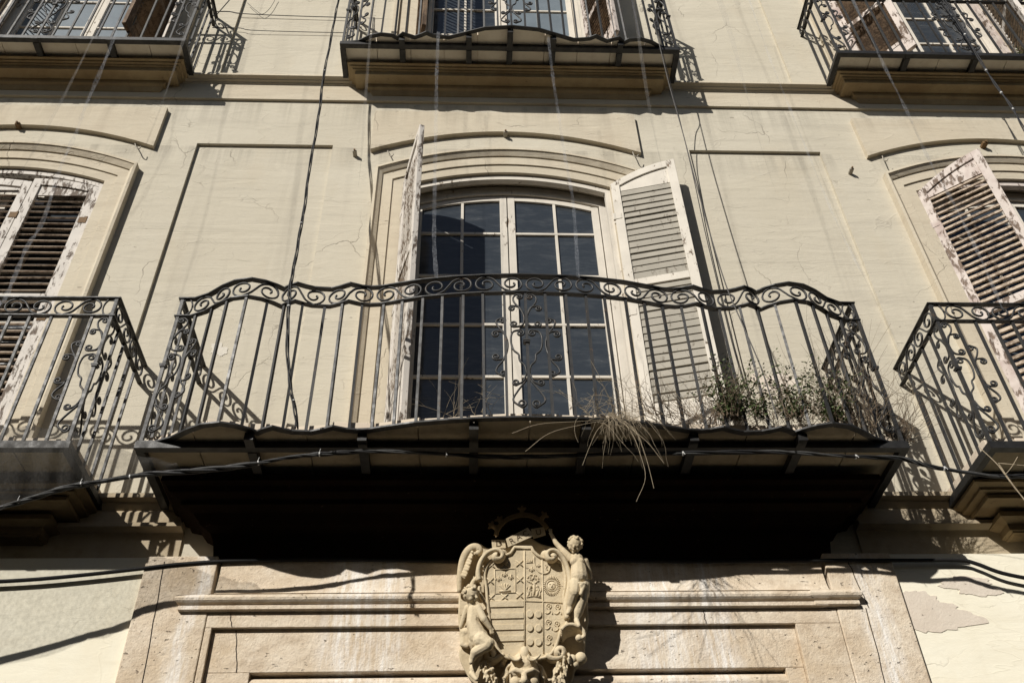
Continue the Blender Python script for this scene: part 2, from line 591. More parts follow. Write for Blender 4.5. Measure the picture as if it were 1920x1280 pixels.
# upper storey: sunk panels are not seen; a course joint or two only
# upper string course
PROF_U = [(-.01, 8.955), (.05, 8.95), (.115, 8.935), (.12, 8.905), (.085, 8.893), (.085, 8.885), (.062, 8.878), (.062, 8.868), (.052, 8.862), (.052, 8.645), (-.01, 8.645)]
MB().sweep([(XL, 0), (XR, 0)], PROF_U).build('upper_string_course', 'trim', facade)
PROF_M = [(-.01, 4.66), (.06, 4.655), (.10, 4.64), (.10, 4.612), (.06, 4.602), (.06, 4.59), (.035, 4.56), (.045, 4.545), (.045, 4.48), (.085, 4.455), (.085, 4.432), (.02, 4.425), (.012, 4.20), (-.01, 4.20)]
for a, b in ((XL, -1.62), (2.25, XR)):
    MB().sweep([(a, 0), (b, 0)], PROF_M).build('lower_string_course', 'dirty', facade)

# panels over the windows, surrounds
for k, c in enumerate(CX):
    hw = 1.107
    pl = arch(c, hw, 7.945, .262, 28)
    dz = 8.475
    MB().prism([(x, z) for x, z in pl] + [(c + hw, dz), (c - hw, dz)], -TB - .040, -TB + .004).build('panel_over_window', 'trim', facade)
    s_ = thing('window_surround', (c, 0, 4.6), None, None) if False else None
    A = arch(c, 1.045, 7.698, .26, 28, 4.62)
    A2 = arch(c, 1.025, 7.68, .252, 28, 4.62)
    B = arch(c, .990, 7.650, .239, 28, 4.62)
    C = arch(c, .909, 7.590, .206, 28, 4.62)
    D = arch(c, .817, 7.538, .171, 28, 4.62)
    mb = MB()
    mb.band(A, A2, -.088, -.092, .0)
    mb.band(A2, B, -.085, -.058, .0)
    mb.band(B, C, -.046, -.046, .0)
    mb.band(C, D, -.034, -.030, .36)
    mb.build('window_surround', 'trim', facade)
# ground floor wall and stone portal (portal built set back, then scaled about the camera and shifted forward)
YL = .10
MB().box(XL, -1.745, -.118, .5, 0, 4.215).build('lower_wall', 'lower', facade, label='pale yellow lower wall with stained plaster')
MB().box(2.343, XR, -.118, .5, 0, 4.215).build('lower_wall', 'lower', facade, label='pale yellow lower wall with peeling patches')

PK = .9535


def scale_about_cam(mb):  # shrinks the portal mesh about the camera and pulls it nearer
    mb.v = [(x * PK, y - .227, 1.6 + (z - 1.6) * PK) for x, y, z in mb.v]
    return mb


portal = thing('stone_portal', (.30, -.08, 0), 'weathered tan stone portal surround below the wide central balcony', 'portal')
x0, x1 = -1.825, 2.453
mb = MB()
mb.box(x0, x0 + .40, YL - .02, .5, 0, 4.335)
scale_about_cam(mb).build('pier', 'portal', portal, bevel=.006)
mb = MB()
mb.box(x1 - .40, x1, YL - .02, .5, 0, 4.335)
scale_about_cam(mb).build('pier', 'portal', portal, bevel=.006)
FX0, FX1 = x0 + .404, x1 - .404
mb = MB()
# cove between the dark corbel and the cornice
cov = []
for i in range(9):
    t = i / 8
    cov.append((.01 + .045 * (1 - math.cos(t * math.pi / 2)), 4.30 - .215 * math.sin(t * math.pi / 2)))
mb.sweep([(FX0 + .02, YL), (FX1 - .02, YL)], [(-.02, 4.30)] + cov + [(-.02, 4.085)])
scale_about_cam(mb).build('cove', 'portal', portal)
prof = [(-.02, 4.083)]
for i in range(7):
    a = math.pi / 2 - math.pi * i / 6
    prof.append((.040 + .026 * math.cos(a), 4.057 + .026 * math.sin(a)))
prof += [(.028, 4.030), (.028, 4.024), (.044, 4.02), (.044, 3.998), (.012, 3.992), (-.02, 3.992)]
mb = MB()
mb.sweep([(-1.538, YL + .02), (-1.538, YL), (1.955, YL), (1.955, YL + .02)], prof)
scale_about_cam(mb).build('cornice', 'portal', portal, bevel=.003)
mb = MB()
mb.sweep([(1.972, YL + .02), (1.972, YL), (2.135, YL), (2.135, YL + .02)], [(o + .003, z + .004) for o, z in prof])
scale_about_cam(mb).build('cornice_block', 'portal', portal, bevel=.003)
# stepped architrave: each step is set further back, lit edges above, dark line below
mb = MB()
mb.box(FX0, FX1, YL - .016, .5, 3.906, 3.991)
mb.box(FX0, -1.387, YL - .016, .5, 0, 3.905)
mb.box(1.80, FX1, YL - .016, .5, 0, 3.905)
scale_about_cam(mb).build('outer_architrave', 'portal', portal, bevel=.003)
mb = MB()
mb.box(-1.386, 1.799, YL + .010, .5, 3.668, 3.905)
mb.box(-1.386, -1.152, YL + .010, .5, 0, 3.667)
mb.box(1.70, 1.799, YL + .010, .5, 0, 3.667)
scale_about_cam(mb).build('inner_architrave', 'portal', portal, bevel=.003)
mb = MB()
pr = [(-.02, 3.666)] + [(.0 + .045 * math.cos(a), 3.60 + .05 * math.sin(a)) for a in [math.pi / 2 - math.pi * i / 8 for i in range(9)]] + [(-.02, 3.54), (-.10, 3.53), (-.10, 3.3)]
mb.sweep([(-1.151, YL + .06), (1.699, YL + .06)], pr)
scale_about_cam(mb).build('roll_moulding', 'portal', portal)


def patch(cx_, cz_, rx, rz, y, name, mat, seed, par, lab):
    q = random.Random(seed)
    n = 150
    ph = [q.uniform(0, 6.28) for _ in range(9)]
    am = (.22, .16, .11, .07, .045, .03, .022, .018, .014)
    fr_ = (2, 3, 5, 8, 11, 17, 23, 31, 43)
    pts = []
    for i in range(n):
        a = 2 * math.pi * i / n
        k = 1 + sum(b_ * math.sin(f_ * a + p_) for b_, f_, p_ in zip(am, fr_, ph)) + q.uniform(-.015, .015)
        k = max(.35, k)
        pts.append((cx_ + rx * k * math.cos(a), cz_ + rz * k * math.sin(a)))
    MB().prism(pts, y - .003, y + .002).build(name, mat, par, label=lab)


p = at(1700, 1150, -.118)
patch(p.x, p.z, .30, .13, -.118, 'bare_patch', 'scar', 3, facade, 'ragged pinkish patch where the lower paint has flaked off')
p = at(1820, 1098, -.118)
patch(p.x, p.z, .16, .05, -.118, 'bare_patch', 'scar', 5, facade, 'small ragged flaked patch under the drooping cable')
p = at(1452, 720, 0)
patch(p.x, p.z, .11, .12, 0, 'bare_patch', 'scar', 8, facade, 'pinkish spalled patch in the plaster behind the weeds')
p = at(410, 655, 0)
patch(p.x, p.z, .05, .06, 0, 'bare_patch', 'filler', 9, facade, 'small pale filler patch behind the left balusters')
p = at(1800, 830, 0)
patch(p.x, p.z, .16, .08, 0, 'bare_patch', 'scar', 10, facade, 'pinkish spalled patch behind the right balcony side')
# joints of the stones
for xa, za, xb, zb in ((-1.72, 4.30, -1.66, 3.2), (2.22, 3.99, 2.19, 3.2), (2.19, 4.30, 2.235, 3.99), (-1.30, 3.985, -1.28, 3.91), (-1.26, 3.9, -1.22, 3.67), (1.30, 3.985, 1.30, 3.91)):
    n = 9
    yy = YL - .0205 if (xa < x0 + .4 or xa > x1 - .4) else (YL - .0165 if zb > 3.9 else YL + .0095)
    P = [(xa + (xb - xa) * i / n + rnd.uniform(-.004, .004), yy, za + (zb - za) * i / n) for i in range(n + 1)]
    scale_about_cam(MB().tube(P, .0028, 4)).build('stone_joint', 'joint', portal)

# ------------------------------------------------------------------ windows
UP = 4.345                           # storey height between the two rows of balconies


def french_window(c, dz, label, rows, upper=False, cur=()):
    z0 = 4.66 + dz
    th = thing('french_window', (c, .12, z0), label, 'window', 'arched french windows of the facade')
    hw, zs, rs = .775, 7.50 + dz, .155
    if upper:
        zs, rs = 11.9, .1
    # fixed shutter frame at the front of the reveal
    mb = MB()
    mb.band(arch(c, .817, 7.534 + dz if not upper else 11.93, .168, 20, z0), arch(c, .775, zs, rs, 20, z0), -.002, -.002, .045)
    mb.build('shutter_frame', 'pink' if c > 3 else ('white' if c > 0 else 'peel'), th)
    # casing behind it
    mb = MB()
    mb.band(arch(c, .815, zs + .03, rs, 20, z0), arch(c, .735, zs - .045, rs * .9, 20, z0), .10, .10, .20)
    mb.build('frame', 'white', th, bevel=.003)
    y0 = .115
    # two leaves
    head = lambda x: zs - .055 + rs * .88 * (1 - ((x - c) / .735) ** 2)
    for sgn in (-1, 1):
        xa, xb = (c - .727, c - .004) if sgn < 0 else (c + .004, c + .727)
        st = .055
        mb = MB()
        mb.box(xa, xa + st, y0, y0 + .045, z0, head(xa + st / 2) - .0)
        mb.box(xb - st, xb, y0, y0 + .045, z0, head(xb - st / 2))
        tp = [(xa + st + (xb - xa - 2 * st) * i / 8) for i in range(9)]
        mb.band([(x, head(x)) for x in tp], [(x, head(x) - .05) for x in tp], y0 + .002, y0 + .002, y0 + .043)
        zl = [z0] + rows
        mb.box(xa + st, xb - st, y0 + .002, y0 + .043, z0, z0 + .42)
        for z in rows:
            mb.box(xa + st, xb - st, y0 + .004, y0 + .041, z - .011, z + .011)
        xm = (xa + xb) / 2 + .01
        mb.box(xm - .011, xm + .011, y0 + .0055, y0 + .0395, z0 + .42, head(xm) - .045)
        lf = mb.build('leaf', 'white', th, bevel=.002)
        cells = [z0 + .42] + sorted(rows) + [None]
        for i in range(len(cells) - 1):
            for (p, q) in ((xa + st, xm - .011), (xm + .011, xb - st)):
                za = cells[i] + .011
                if cells[i + 1] is None:
                    xs = [p + (q - p) * k / 6 for k in range(7)]
                    poly = [(p, za), (q, za)] + [(x, head(x) - .05) for x in reversed(xs)]
                else:
                    zb = cells[i + 1] - .011
                    poly = [(p, za), (q, za), (q, zb), (p, zb)]
                tilt = rnd.uniform(-.0015, .0015)
                pm = MB().prism(poly, y0 + .020 + tilt, y0 + .026 + tilt)
                pm.build('pane', 'curtain' if (sgn in cur and i < 9) else 'glass', lf)
    # reveal soffit and threshold
    MB().box(c - .815, c + .815, .0, .30, z0 - .06, z0 - .002).build('threshold', 'tiledge', th)
    MB().box(c - .80, c + .80, .24, .26, z0, zs + .2).build('dark_room_sheet', 'dark', th)  # dark sheet standing in for the unlit room behind the panes
    return th


ROWS = [5.70, 6.18, 6.672, 7.14]
french_window(CX[1], 0, 'white arched french window with its shutters thrown open behind the wide bowed balcony', ROWS)
french_window(CX[0], 0, 'arched window closed behind louvered shutters at the left balcony', ROWS)
french_window(CX[2], 0, 'arched window behind half open shutters at the right balcony', ROWS)
UR = [z + UP for z in ROWS]
french_window(CX[0], UP, 'tall upper window with pale bluish curtained panes above the left balcony', UR, True, (1, -1))
french_window(CX[1], UP, 'tall upper window behind the bowed upper balcony, directly above the open arched one', UR, True, (1,))
french_window(CX[2], UP, 'tall upper window with wide weathered white stiles at upper right', UR, True)
# upper openings: plain jamb mouldings
for c in CX:
    for sg in (-1, 1):
        mb = MB()
        for h0, h1, yy in ((1.045, .99, -.075), (.99, .909, -.05), (.909, .817, -.03)):
            a, b = sorted((c + sg * h0, c + sg * h1))
            mb.box(a + .0005, b - .0005, yy, .36 if h1 < .85 else 0.0, 8.965, 12.1)
        mb.build('upper_jamb_moulding', 'trim', facade)


def shutter(hx, hy, ang, wd, z0, zs, rise, label, mats, name='louvered_shutter', slat_t=R(48), flip=1, mids=(.47,), bottom=.62, free_high=True, group='louvered shutters of the palace windows', gap=.058, slw=.055, slth=.0055, jit=.05):
    e = (math.cos(ang), math.sin(ang))
    n = (-e[1] * flip, e[0] * flip)
    o = (hx, hy)
    th = thing(name, (hx, hy, z0), label, 'shutter', group)
    H = lambda s: zs + rise * (1 - (1 - s / wd) ** 2) if free_high else zs + rise * (s / wd) * 0
    t0, t1 = -.019, .019
    st = .068
    mb = MB()
    P = lambda a, b, z: (o[0] + e[0] * a + n[0] * b, o[1] + e[1] * a + n[1] * b, z)

    def slope(s0, s1, h0):
        ss = [s0 + (s1 - s0) * i / 6 for i in range(7)]
        v = [P(s, t, z) for s in ss for t, z in ((t0, h0(s)), (t1, h0(s)), (t1, H(s)), (t0, H(s)))]
        f = []
        for i in range(6):
            for k in range(4):
                f.append((i * 4 + k, i * 4 + (k + 1) % 4, (i + 1) * 4 + (k + 1) % 4, (i + 1) * 4 + k))
        f += [(0, 1, 2, 3), (27, 26, 25, 24)]
        mb.add(v, f)
    slope(0, st, lambda s: z0)
    slope(wd - st, wd, lambda s: z0)
    slope(st + .0005, wd - st - .0005, lambda s: H(s) - .075)
    for mz in mids:
        z = z0 + (zs - z0) * mz
        mb.lbox(o, e, n, st, wd - st, t0 + .002, t1 - .002, z - .035, z + .035)
    mb.lbox(o, e, n, st, wd - st, t0 + .002, t1 - .002, z0 + .002, z0 + .10)
    mb.build('shutter_frame', mats[0], th, bevel=.003)
    zb = z0 + bottom
    mp = MB()
    mp.lbox(o, e, n, st, wd - st, -.006, .006, z0 + .10, zb)
    mp.lbox(o, e, n, st + .05, wd - st - .05, -.011, .011, z0 + .15, zb - .05)
    mp.build('bottom_panel', mats[0], th)
    # board that fills the arched head over the straight slats
    ms = MB()
    fill = MB()
    ss = [st + (wd - 2 * st) * i / 6 for i in range(7)]
    zt = zs - .09
    v = [P(s, t, z) for s in ss for t, z in ((-.005, zt), (.005, zt), (.005, H(s) - .07), (-.005, H(s) - .07))]
    f = []
    for i in range(6):
        for k in range(4):
            f.append((i * 4 + k, i * 4 + (k + 1) % 4, (i + 1) * 4 + (k + 1) % 4, (i + 1) * 4 + k))
    fill.add(v, f)
    fill.build('head_board', mats[0], th)
    z = zb + .02
    mzs = [z0 + (zs - z0) * m for m in mids]
    while z < zt - .02:
        if all(abs(z - q) > .05 for q in mzs):
            a = slat_t + rnd.uniform(-jit, jit)
            cs, sn = math.cos(a), math.sin(a)
            hw, ht = slw / 2, slth
            sec = [(hw * cs - ht * sn, hw * sn + ht * cs), (-hw * cs - ht * sn, -hw * sn + ht * cs), (-hw * cs + ht * sn, -hw * sn - ht * cs), (hw * cs + ht * sn, hw * sn - ht * cs)]
            dz = rnd.uniform(-.003, .003)
            dq = rnd.uniform(-.004, .004)
            v = [P(st - .004, t, z + q + dz) for t, q in sec] + [P(wd - st + .004, t, z + q + dq) for t, q in sec]
            ms.add(v, [(0, 1, 2, 3), (7, 6, 5, 4)] + [(k, k + 4, (k + 1) % 4 + 4, (k + 1) % 4) for k in range(4)])
        z += gap
    ms.build('slats', mats[1], th)
    # hinges
    for hz in (.12, .5, .86):
        q = z0 + (zs - z0) * hz
        mh = MB()
        mh.tube([P(-.004, -.016, q - .035), P(-.004, -.016, q + .035)], .012, 6)
        mh.lbox(o, e, n, -.012, .05, t1 - .001, t1 + .004, q - .03, q + .03)
        mh.lbox(o, e, n, -.012, .05, t0 - .004, t0 + .001, q - .03, q + .03)
        mh.build('hinge', 'rust' if label.startswith('closed') else mats[0], th)
    return th


# central window: right leaf folded back towards the wall, left leaf standing straight out
shutter(1.10, -.055, math.atan2(-.125, .50), .525, 4.72, 7.52, .17, 'white shutter with closed pale slats swung back beside the open central window', ('white', 'paleslat'), slat_t=R(80), flip=1, mids=(.60,), gap=.066, slw=.080, slth=.0045, jit=.085)
shutter(-.52, -.05, math.atan2(-.455, .145), .46, 4.72, 7.52, .17, 'flaking shutter seen edge-on, standing straight out at the left of the central window', ('peel', 'grey'), flip=-1, mids=(.60,), slat_t=R(80), slw=.07)
# left window: closed leaves
for k, lab in enumerate(('closed flaking shutter leaf next to the right jamb of the left window', 'closed flaking shutter leaf in the middle of the left window', 'closed shutter leaf at the far edge of the left window, cut by the photo border')):
    shutter(CX[0] + .775 - .525 * k, .02, math.pi, .52, 4.72, 7.50 if k == 0 else 7.56, .10 if k == 0 else .05, lab, ('peel', 'slat'), flip=-1, mids=(.57,), slat_t=R(50), gap=.064, slw=.050, slth=.006)
# right window
shutter(3.592, -.012, math.atan2(-.325, .420), .545, 4.72, 7.51, .16, 'half open shutter with pinkish flaking frame and bare grey slats at the right window', ('pink', 'slat'), flip=1, mids=(.52,), slat_t=R(60), gap=.060, slw=.050, slth=.005)
shutter(5.17, -.05, math.atan2(-.30, -.42), .52, 4.72, 7.51, .16, 'far shutter of the right window, mostly outside the photo', ('pink', 'slat'), flip=-1, mids=(.52,))
# upper windows
shutter(CX[1] - .80, -.06, R(-78), .50, 9.05, 11.9, .1, 'brown bare shutter standing out at the left of the upper central window', ('brown', 'brown'), flip=-1, group='shutters of the upper windows', mids=(.3,), bottom=.3)
shutter(CX[1] + .80, -.06, R(-70), .50, 9.05, 11.9, .1, 'reddish worn shutter standing out at the right of the upper central window', ('pink', 'brown'), flip=1, group='shutters of the upper windows', mids=(.3,), bottom=.25)
shutter(CX[0] + .80, -.06, R(-100), .46, 9.05, 11.9, .1, 'dark brown open shutter at the right of the upper left window', ('brown', 'brown'), flip=1, group='shutters of the upper windows', mids=(.3,), bottom=.25)
shutter(CX[0] - .80, -.06, R(-95), .46, 9.05, 11.9, .1, 'dark brown open shutter at the left of the upper left window', ('brown', 'brown'), flip=-1, group='shutters of the upper windows', mids=(.3,), bottom=.25)
shutter(CX[2] - .80, -.06, R(-50), .50, 9.05, 11.9, .1, 'brown slatted shutter at the left of the upper right window', ('pink', 'brown'), flip=-1, group='shutters of the upper windows', mids=(.3,), bottom=.2)
shutter(CX[2] + .80, -.06, R(-110), .50, 9.05, 11.9, .1, 'shutter with jagged dark slats at the right of the upper right window', ('peel', 'slat'), flip=1, group='shutters of the upper windows', mids=(.3,), bottom=.2)

# ------------------------------------------------------------------ ironwork


def volute(c, r, end, ccw, turns=1.3, r0=.22, n=22, sx=1.0):
    """points from the eye of a scroll outwards, ending on its rim at angle end"""
    out = []
    sg = 1 if ccw else -1
    for i in range(n + 1):
        t = i / n
        a = end - sg * 2 * math.pi * turns * (1 - t)
        rr = r * (r0 + (1 - r0) * t ** .85)
        out.append((c[0] + rr * math.cos(a) * sx, c[1] + rr * math.sin(a)))
    return out


def cat2(pts, k=5):
    return [(p.x, p.y) for p in smooth_path([Vector((a, b, 0)) for a, b in pts], k)]


U = lambda dx, py: (dx / 333.0, (783 - py) / 242.0)
UPA, DN, LE, RI = math.pi / 2, -math.pi / 2, math.pi, 0.0


def half_ornament():
    """scroll strokes of the left half of the tree ornament, in metres from the foot of its middle bar"""
    S = []
    S.append(volute(U(-9, 570), .020, UPA, True) + cat2([U(-13, 564), U(-21, 571), U(-19, 581), U(-8, 594), U(-1, 608)])[1:])
    a = volute(U(-24, 592), .020, UPA, False)
    b = volute(U(-21, 622), .022, DN, True)
    S.append(a + cat2([a[-1], U(-10, 590), U(-3, 602), U(-1.5, 614), U(-6, 625), b[-1]])[1:-1] + b[::-1])
    a = volute(U(-10, 639), .024, UPA, True)
    S.append(a + cat2([a[-1], U(-24, 637), U(-28, 652), U(-24, 669), U(-15, 677), U(-14, 684), U(-12, 690), U(-4, 698), U(-1, 712)])[1:])
    a = volute(U(-43, 615), .021, UPA, True)
    S.append(a + cat2([a[-1], U(-55, 616), U(-49, 629), U(-39, 640), U(-35, 654)])[1:])
    a = volute(U(-56, 640), .023, UPA, False)
    b = volute(U(-56, 681), .022, DN, True)
    S.append(a + cat2([a[-1], U(-43, 637), U(-35, 652), U(-35, 668), U(-42, 684), b[-1]])[1:-1] + b[::-1])
    b = volute(U(-44, 710), .020, DN, False)
    S.append(cat2([U(-35.5, 668), U(-43, 687), U(-54, 699), U(-56, 708), b[-1]])[:-1] + b[::-1])
    a = volute(U(-21, 726), .020, DN, True)
    S.append(a + cat2([a[-1], U(-8, 724), U(-2, 712)])[1:])
    b = volute(U(-12, 761), .026, DN, False)
    S.append(cat2([U(-2, 722), U(-20, 742), U(-27, 756), b[-1]])[:-1] + b[::-1])
    return S


HALF = half_ornament()


def s_scroll(L, H, mirror):
    c = -.255 * L
    v = volute((c, 0), H * .47, DN, True, 1.35, .16, 26, .46 * L / H / .94)
    half = v + cat2([v[-1], (-.10 * L, -.30 * H), (0, 0)], 6)[1:]
    pts = half + [(-a, -b) for a, b in reversed(half[:-1])]
    return [(a, -b) for a, b in pts] if mirror else pts


class Path:
    def __init__(s, pts):
        s.p = [Vector(q) for q in pts]
        s.d = [0]
        for a, b in zip(s.p, s.p[1:]):
            s.d.append(s.d[-1] + (b - a).length)
        s.L = s.d[-1]

    def q(s, u):
        if u <= 0 or u >= s.L:
            i = 0 if u <= 0 else len(s.p) - 2
        else:
            i = max(k for k in range(len(s.p) - 1) if s.d[k] <= u)
        a, b = s.p[i], s.p[i + 1]
        t = (u - s.d[i]) / max(1e-9, s.d[i + 1] - s.d[i])
        p = a + (b - a) * t
        d = (b - a).normalized()
        return p, d


def balcony(name, label, xl, xr, p, front, zb, seed, cent, mats, corb, group='wrought iron balconies of the facade', ZH=(.922, 1.07), tuned=None, stops=()):
    """front: plan points of the front from left corner to right corner"""
    rr = random.Random(seed)
    z2, zt = zb + ZH[0], zb + ZH[1]
    th = thing(name, ((xl + xr) / 2, 0, zb), label, 'balcony', group)
    F = [(xl, -p)] + front + [(xr, -p)]
    full = [(xl, -.0)] + F + [(xr, -.0)]
    mb = MB()
    mb.ribbon(full, .017, zt - .008, zt)
    mb.build('handrail', mats['rail'], th)
    MB().ribbon(full, .015, z2 - .004, z2 + .004).build('lower_rail', mats['rail'], th)
    MB().ribbon(full, .017, zb - .005, zb + .005).build('bottom_rail', mats['bottom'], th)
    fr, sl, sr = Path(F), Path([(xl, 0), (xl, -p)]), Path([(xr, -p), (xr, 0)])

    def bar(P, u, a, b, r=.0075, nm='baluster'):
        q, d = P.q(u)
        m = MB()
        o = (q.x, q.y)
        e, n = (d.x, d.y), (d.y, -d.x)
        lean = rr.uniform(-.02, .02)
        m.lbox(o, e, n, -r, r, -r, r, a, b)
        m.v = [(x + e[0] * lean * ((z - a) / (b - a)) * .3, y + e[1] * lean * ((z - a) / (b - a)) * .3, z) for x, y, z in m.v]
        return m.build(nm, 'iron', th)
    nb = max(2, round(fr.L / .122))
    if nb % 2:
        nb += 1
    step = fr.L / nb
    for i in range(nb + 1):
        if i in (0, nb):
            continue
        bar(fr, i * step, zb + .005, z2 - .004)
    for u in (0, fr.L):
        bar(fr, min(max(u, .001), fr.L - .001), zb + .005, zt - .008, .0095, 'corner_post')
    ns = max(3, round(p / .115))
    for P in (sl, sr):
        for i in range(1, ns):
            bar(P, p * i / ns, zb + .005, z2 - .004)
    # frieze of S scrolls between the two upper rails
    zc, H = (z2 + zt) / 2, (zt - z2) - .014

    def on(P, u0, pts, zz, inw=0.0):
        out = []
        for a, b in pts:
            q, d = P.q(u0 + a)
            out.append((q.x - d.y * inw, q.y + d.x * inw, zz + b))
        return out
    for P, ends in ((fr, True), (sl, False), (sr, False)):
        off = .075 if ends else .01
        k = max(1, round((P.L - 2 * off) / .295))
        L = (P.L - 2 * off) / k
        for i in range(k):
            pts = s_scroll(L, H, i % 2 == (0 if ends else 1))
            MB().tube(on(P, off + L * (i + .5), pts, zc), .0062, 6, flat=1.25).build('frieze_scroll', 'iron', th, True)
        if ends:
            for c0 in (off / 2 + .002, P.L - off / 2 - .002):
                ci = [(off * .46 * math.cos(a), H * .49 * math.sin(a)) for a in [2 * math.pi * j / 24 for j in range(25)]]
                MB().tube(on(P, c0, ci, zc), .0055, 6, flat=1.25).build('frieze_ring', 'iron', th, True)

    def orn(P, u0, side):
        mb = MB()
        for st in HALF:
            pts = [((a - .004) * (-1 if side > 0 else 1), b * ZH[0] / .922 + .006) for a, b in st]
            mb.tube(on(P, u0, pts, zb), .0058, 6, flat=1.25)
        mb.build('scroll_ornament', 'iron', th, True)

    def collar(P, u0):
        q, d = P.q(u0)
        zz = zb + U(0, 653)[1]
        m = MB().lbox((q.x, q.y), (d.x, d.y), (d.y, -d.x), -.016, .016, -.016, .016, zz - .012, zz - .003)
        m.lbox((q.x, q.y), (d.x, d.y), (d.y, -d.x), -.019, .019, -.019, .019, zz - .003, zz + .007)
        m.build('collar', 'iron', th)
    um = min((abs(fr.q(i * step)[0].x - cent), i) for i in range(1, nb))[1] * step
    orn(fr, um, -1)
    orn(fr, um, 1)
    collar(fr, um)
    orn(fr, .004, 1)
    orn(fr, fr.L - .004, -1)
    collar(fr, .002)
    collar(fr, fr.L - .002)
    if p > .5:
        orn(sl, p - .004, -1)
        orn(sr, .004, 1)
    # marble floor in separate slabs, dark joints between
    inset = .035
    n = len(F)
    P2 = Path(F)
    ed = [0.0]
    while ed[-1] < P2.L - .02:
        ed.append(min(P2.L, ed[-1] + rr.uniform(.17, .26)))
    zs0 = zb + .012
    for a, b in zip(ed, ed[1:]):
        qa, qb = P2.q(a)[0], P2.q(b)[0]
        ja, jb = rr.uniform(.0, .012), rr.uniform(.0, .012)
        dz = rr.uniform(-.004, .004)
        xa, xb = qa.x + .003, qb.x - .003
        if xb - xa < .03:
            continue
        yf = rr.uniform(-.006, .01)
        poly = [(xa, qa.y + inset + ja + yf), (xb, qb.y + inset + jb + yf), (xb, -.005), (xa, -.005)]
        MB().hprism(poly, zs0 + dz, zs0 + .055 + dz).build('floor_slab', 'tiledge', th, bevel=.004)
    # tiled underside
    kx = max(4, round((xr - xl) / .30))
    mb = MB()
    for i in range(kx):
        xa, xb = xl + (xr - xl) * i / kx, xl + (xr - xl) * (i + 1) / kx
        cut = [(v.x, v.y) for v in fr.p if xa + .002 < v.x < xb - .002]

        def yy(x):
            for u, v in zip(fr.p, fr.p[1:]):
                if u.x <= x <= v.x:
                    return u.y + (v.y - u.y) * (x - u.x) / max(1e-9, v.x - u.x)
            return -p
        poly = [(xa + .003, yy(xa) + .01)] + [(x, y + .01) for x, y in cut] + [(xb - .003, yy(xb) + .01), (xb - .003, -.006), (xa + .003, -.006)]
        mb.hprism(poly, zb - .004, zb + .008)
    mb.build('underside_tiles', 'tile' if zb > 6 else 'shadetile', th)
    # iron frame under the slab
    mb = MB()
    mb.box(xl - .02, xr + .02, -p - .022, -p + .022, zb - .045, zb - .006)
    for x in (xl, xr):
        mb.box(x - .022, x + .022, -p + .0225, -.01, zb - .045, zb - .006)
    js = stops or [xl + (xr - xl) * (i + 1) / (max(3, round((xr - xl) / .62))) for i in range(max(3, round((xr - xl) / .62)) - 1)]
    for x in js:
        mb.box(x - .024, x + .024, yy(x) + .018, -p - .0225, zb - .050, zb - .006)
        mb.box(x - .024, x + .024, -p + .0225, -.01, zb - .050, zb - .006)
    mb.build('support_frame', 'ironblack', th)
    corb(th)
    return th


# central bowed balcony: plan of the front measured along the handrail
PLAN = [(-2.225, -.778), (-2.096, -.785), (-1.978, -.837), (-1.859, -.923), (-1.758, -.977), (-1.641, -.998), (-1.547, -.974), (-1.47, -.935), (-1.416, -.896), (-1.366, -.929), (-1.309, -.954), (-1.25, -.928), (-1.19, -.908), (-1.064, -.90), (-.975, -.93), (-.917, -.956), (-.836, -.929), (-.764, -.92), (-.68, -.927), (-.55, -.96), (-.377, -1.0), (-.158, -1.031), (.065, -1.05), (.34, -1.061)]
half = [((x - .375) * .8, y * .8) for x, y in PLAN]
CB = .312
front_main = [(CB + x, y) for x, y in half[1:]] + [(CB - x, y) for x, y in reversed(half[1:-1])]
XC0, XC1 = CB + half[0][0] + .02, CB - half[0][0] - .02


def corbel_main(th):
    mb = MB()
    prof = [(-.01, 4.562), (.40, 4.562), (.40, 4.525), (.37, 4.51), (.355, 4.48), (.30, 4.46), (.30, 4.435), (.24, 4.42), (.20, 4.37), (.15, 4.345), (.13, 4.30), (.115, 4.20), (-.01, 4.20)]
    xa, xb = XC0 + .40 + .07, XC1 - .40 - .07
    mb.sweep([(xa, .0), (xb, .0)], prof)
    # returned ends
    mb2 = MB()
    pa = [(o, z) for o, z in prof if o > 0]
    mb = MB()
    mb.sweep([(xa, .05), (xa, 0), (xb, 0), (xb, .05)], prof)
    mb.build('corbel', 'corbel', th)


M_R = {'rail': 'ironblack', 'bottom': 'ironblack'}
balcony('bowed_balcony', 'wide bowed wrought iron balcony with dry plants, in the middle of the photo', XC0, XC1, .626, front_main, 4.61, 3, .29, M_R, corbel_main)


def side_corbel(xa, xb):
    def f(th):
        mb = MB()
        up = [(-.01, 4.562), (.10, 4.56), (.10, 4.612 - .07), (.06, 4.53), (.06, 4.515), (.0, 4.50), (-.01, 4.50)]
        mb.sweep([(xa + .10, .0), (xa + .10, -.25), (xb - .10, -.25), (xb - .10, 0)], up)
        mb.sweep([(xa + .13, .0), (xa + .13, -.235), (xb - .13, -.235), (xb - .13, 0)], [(-.01, 4.499), (.05, 4.499), (.05, 4.475), (-.01, 4.47)])
        mb.box(xa + .12, xb - .12, -.26, .0, 4.472, 4.56)
        mb.sweep([(xa + .26, .0), (xa + .26, -.10), (xb - .26, -.10), (xb - .26, 0)], [(-.01, 4.469), (.06, 4.469), (.085, 4.445), (.085, 4.42), (.03, 4.40), (.03, 4.36), (-.01, 4.345)])
        mb.box(xa + .25, xb - .25, -.12, .0, 4.348, 4.468)
        mb.build('corbel', 'topcorb' if xa > 0 else 'sootshade', th)
    return f


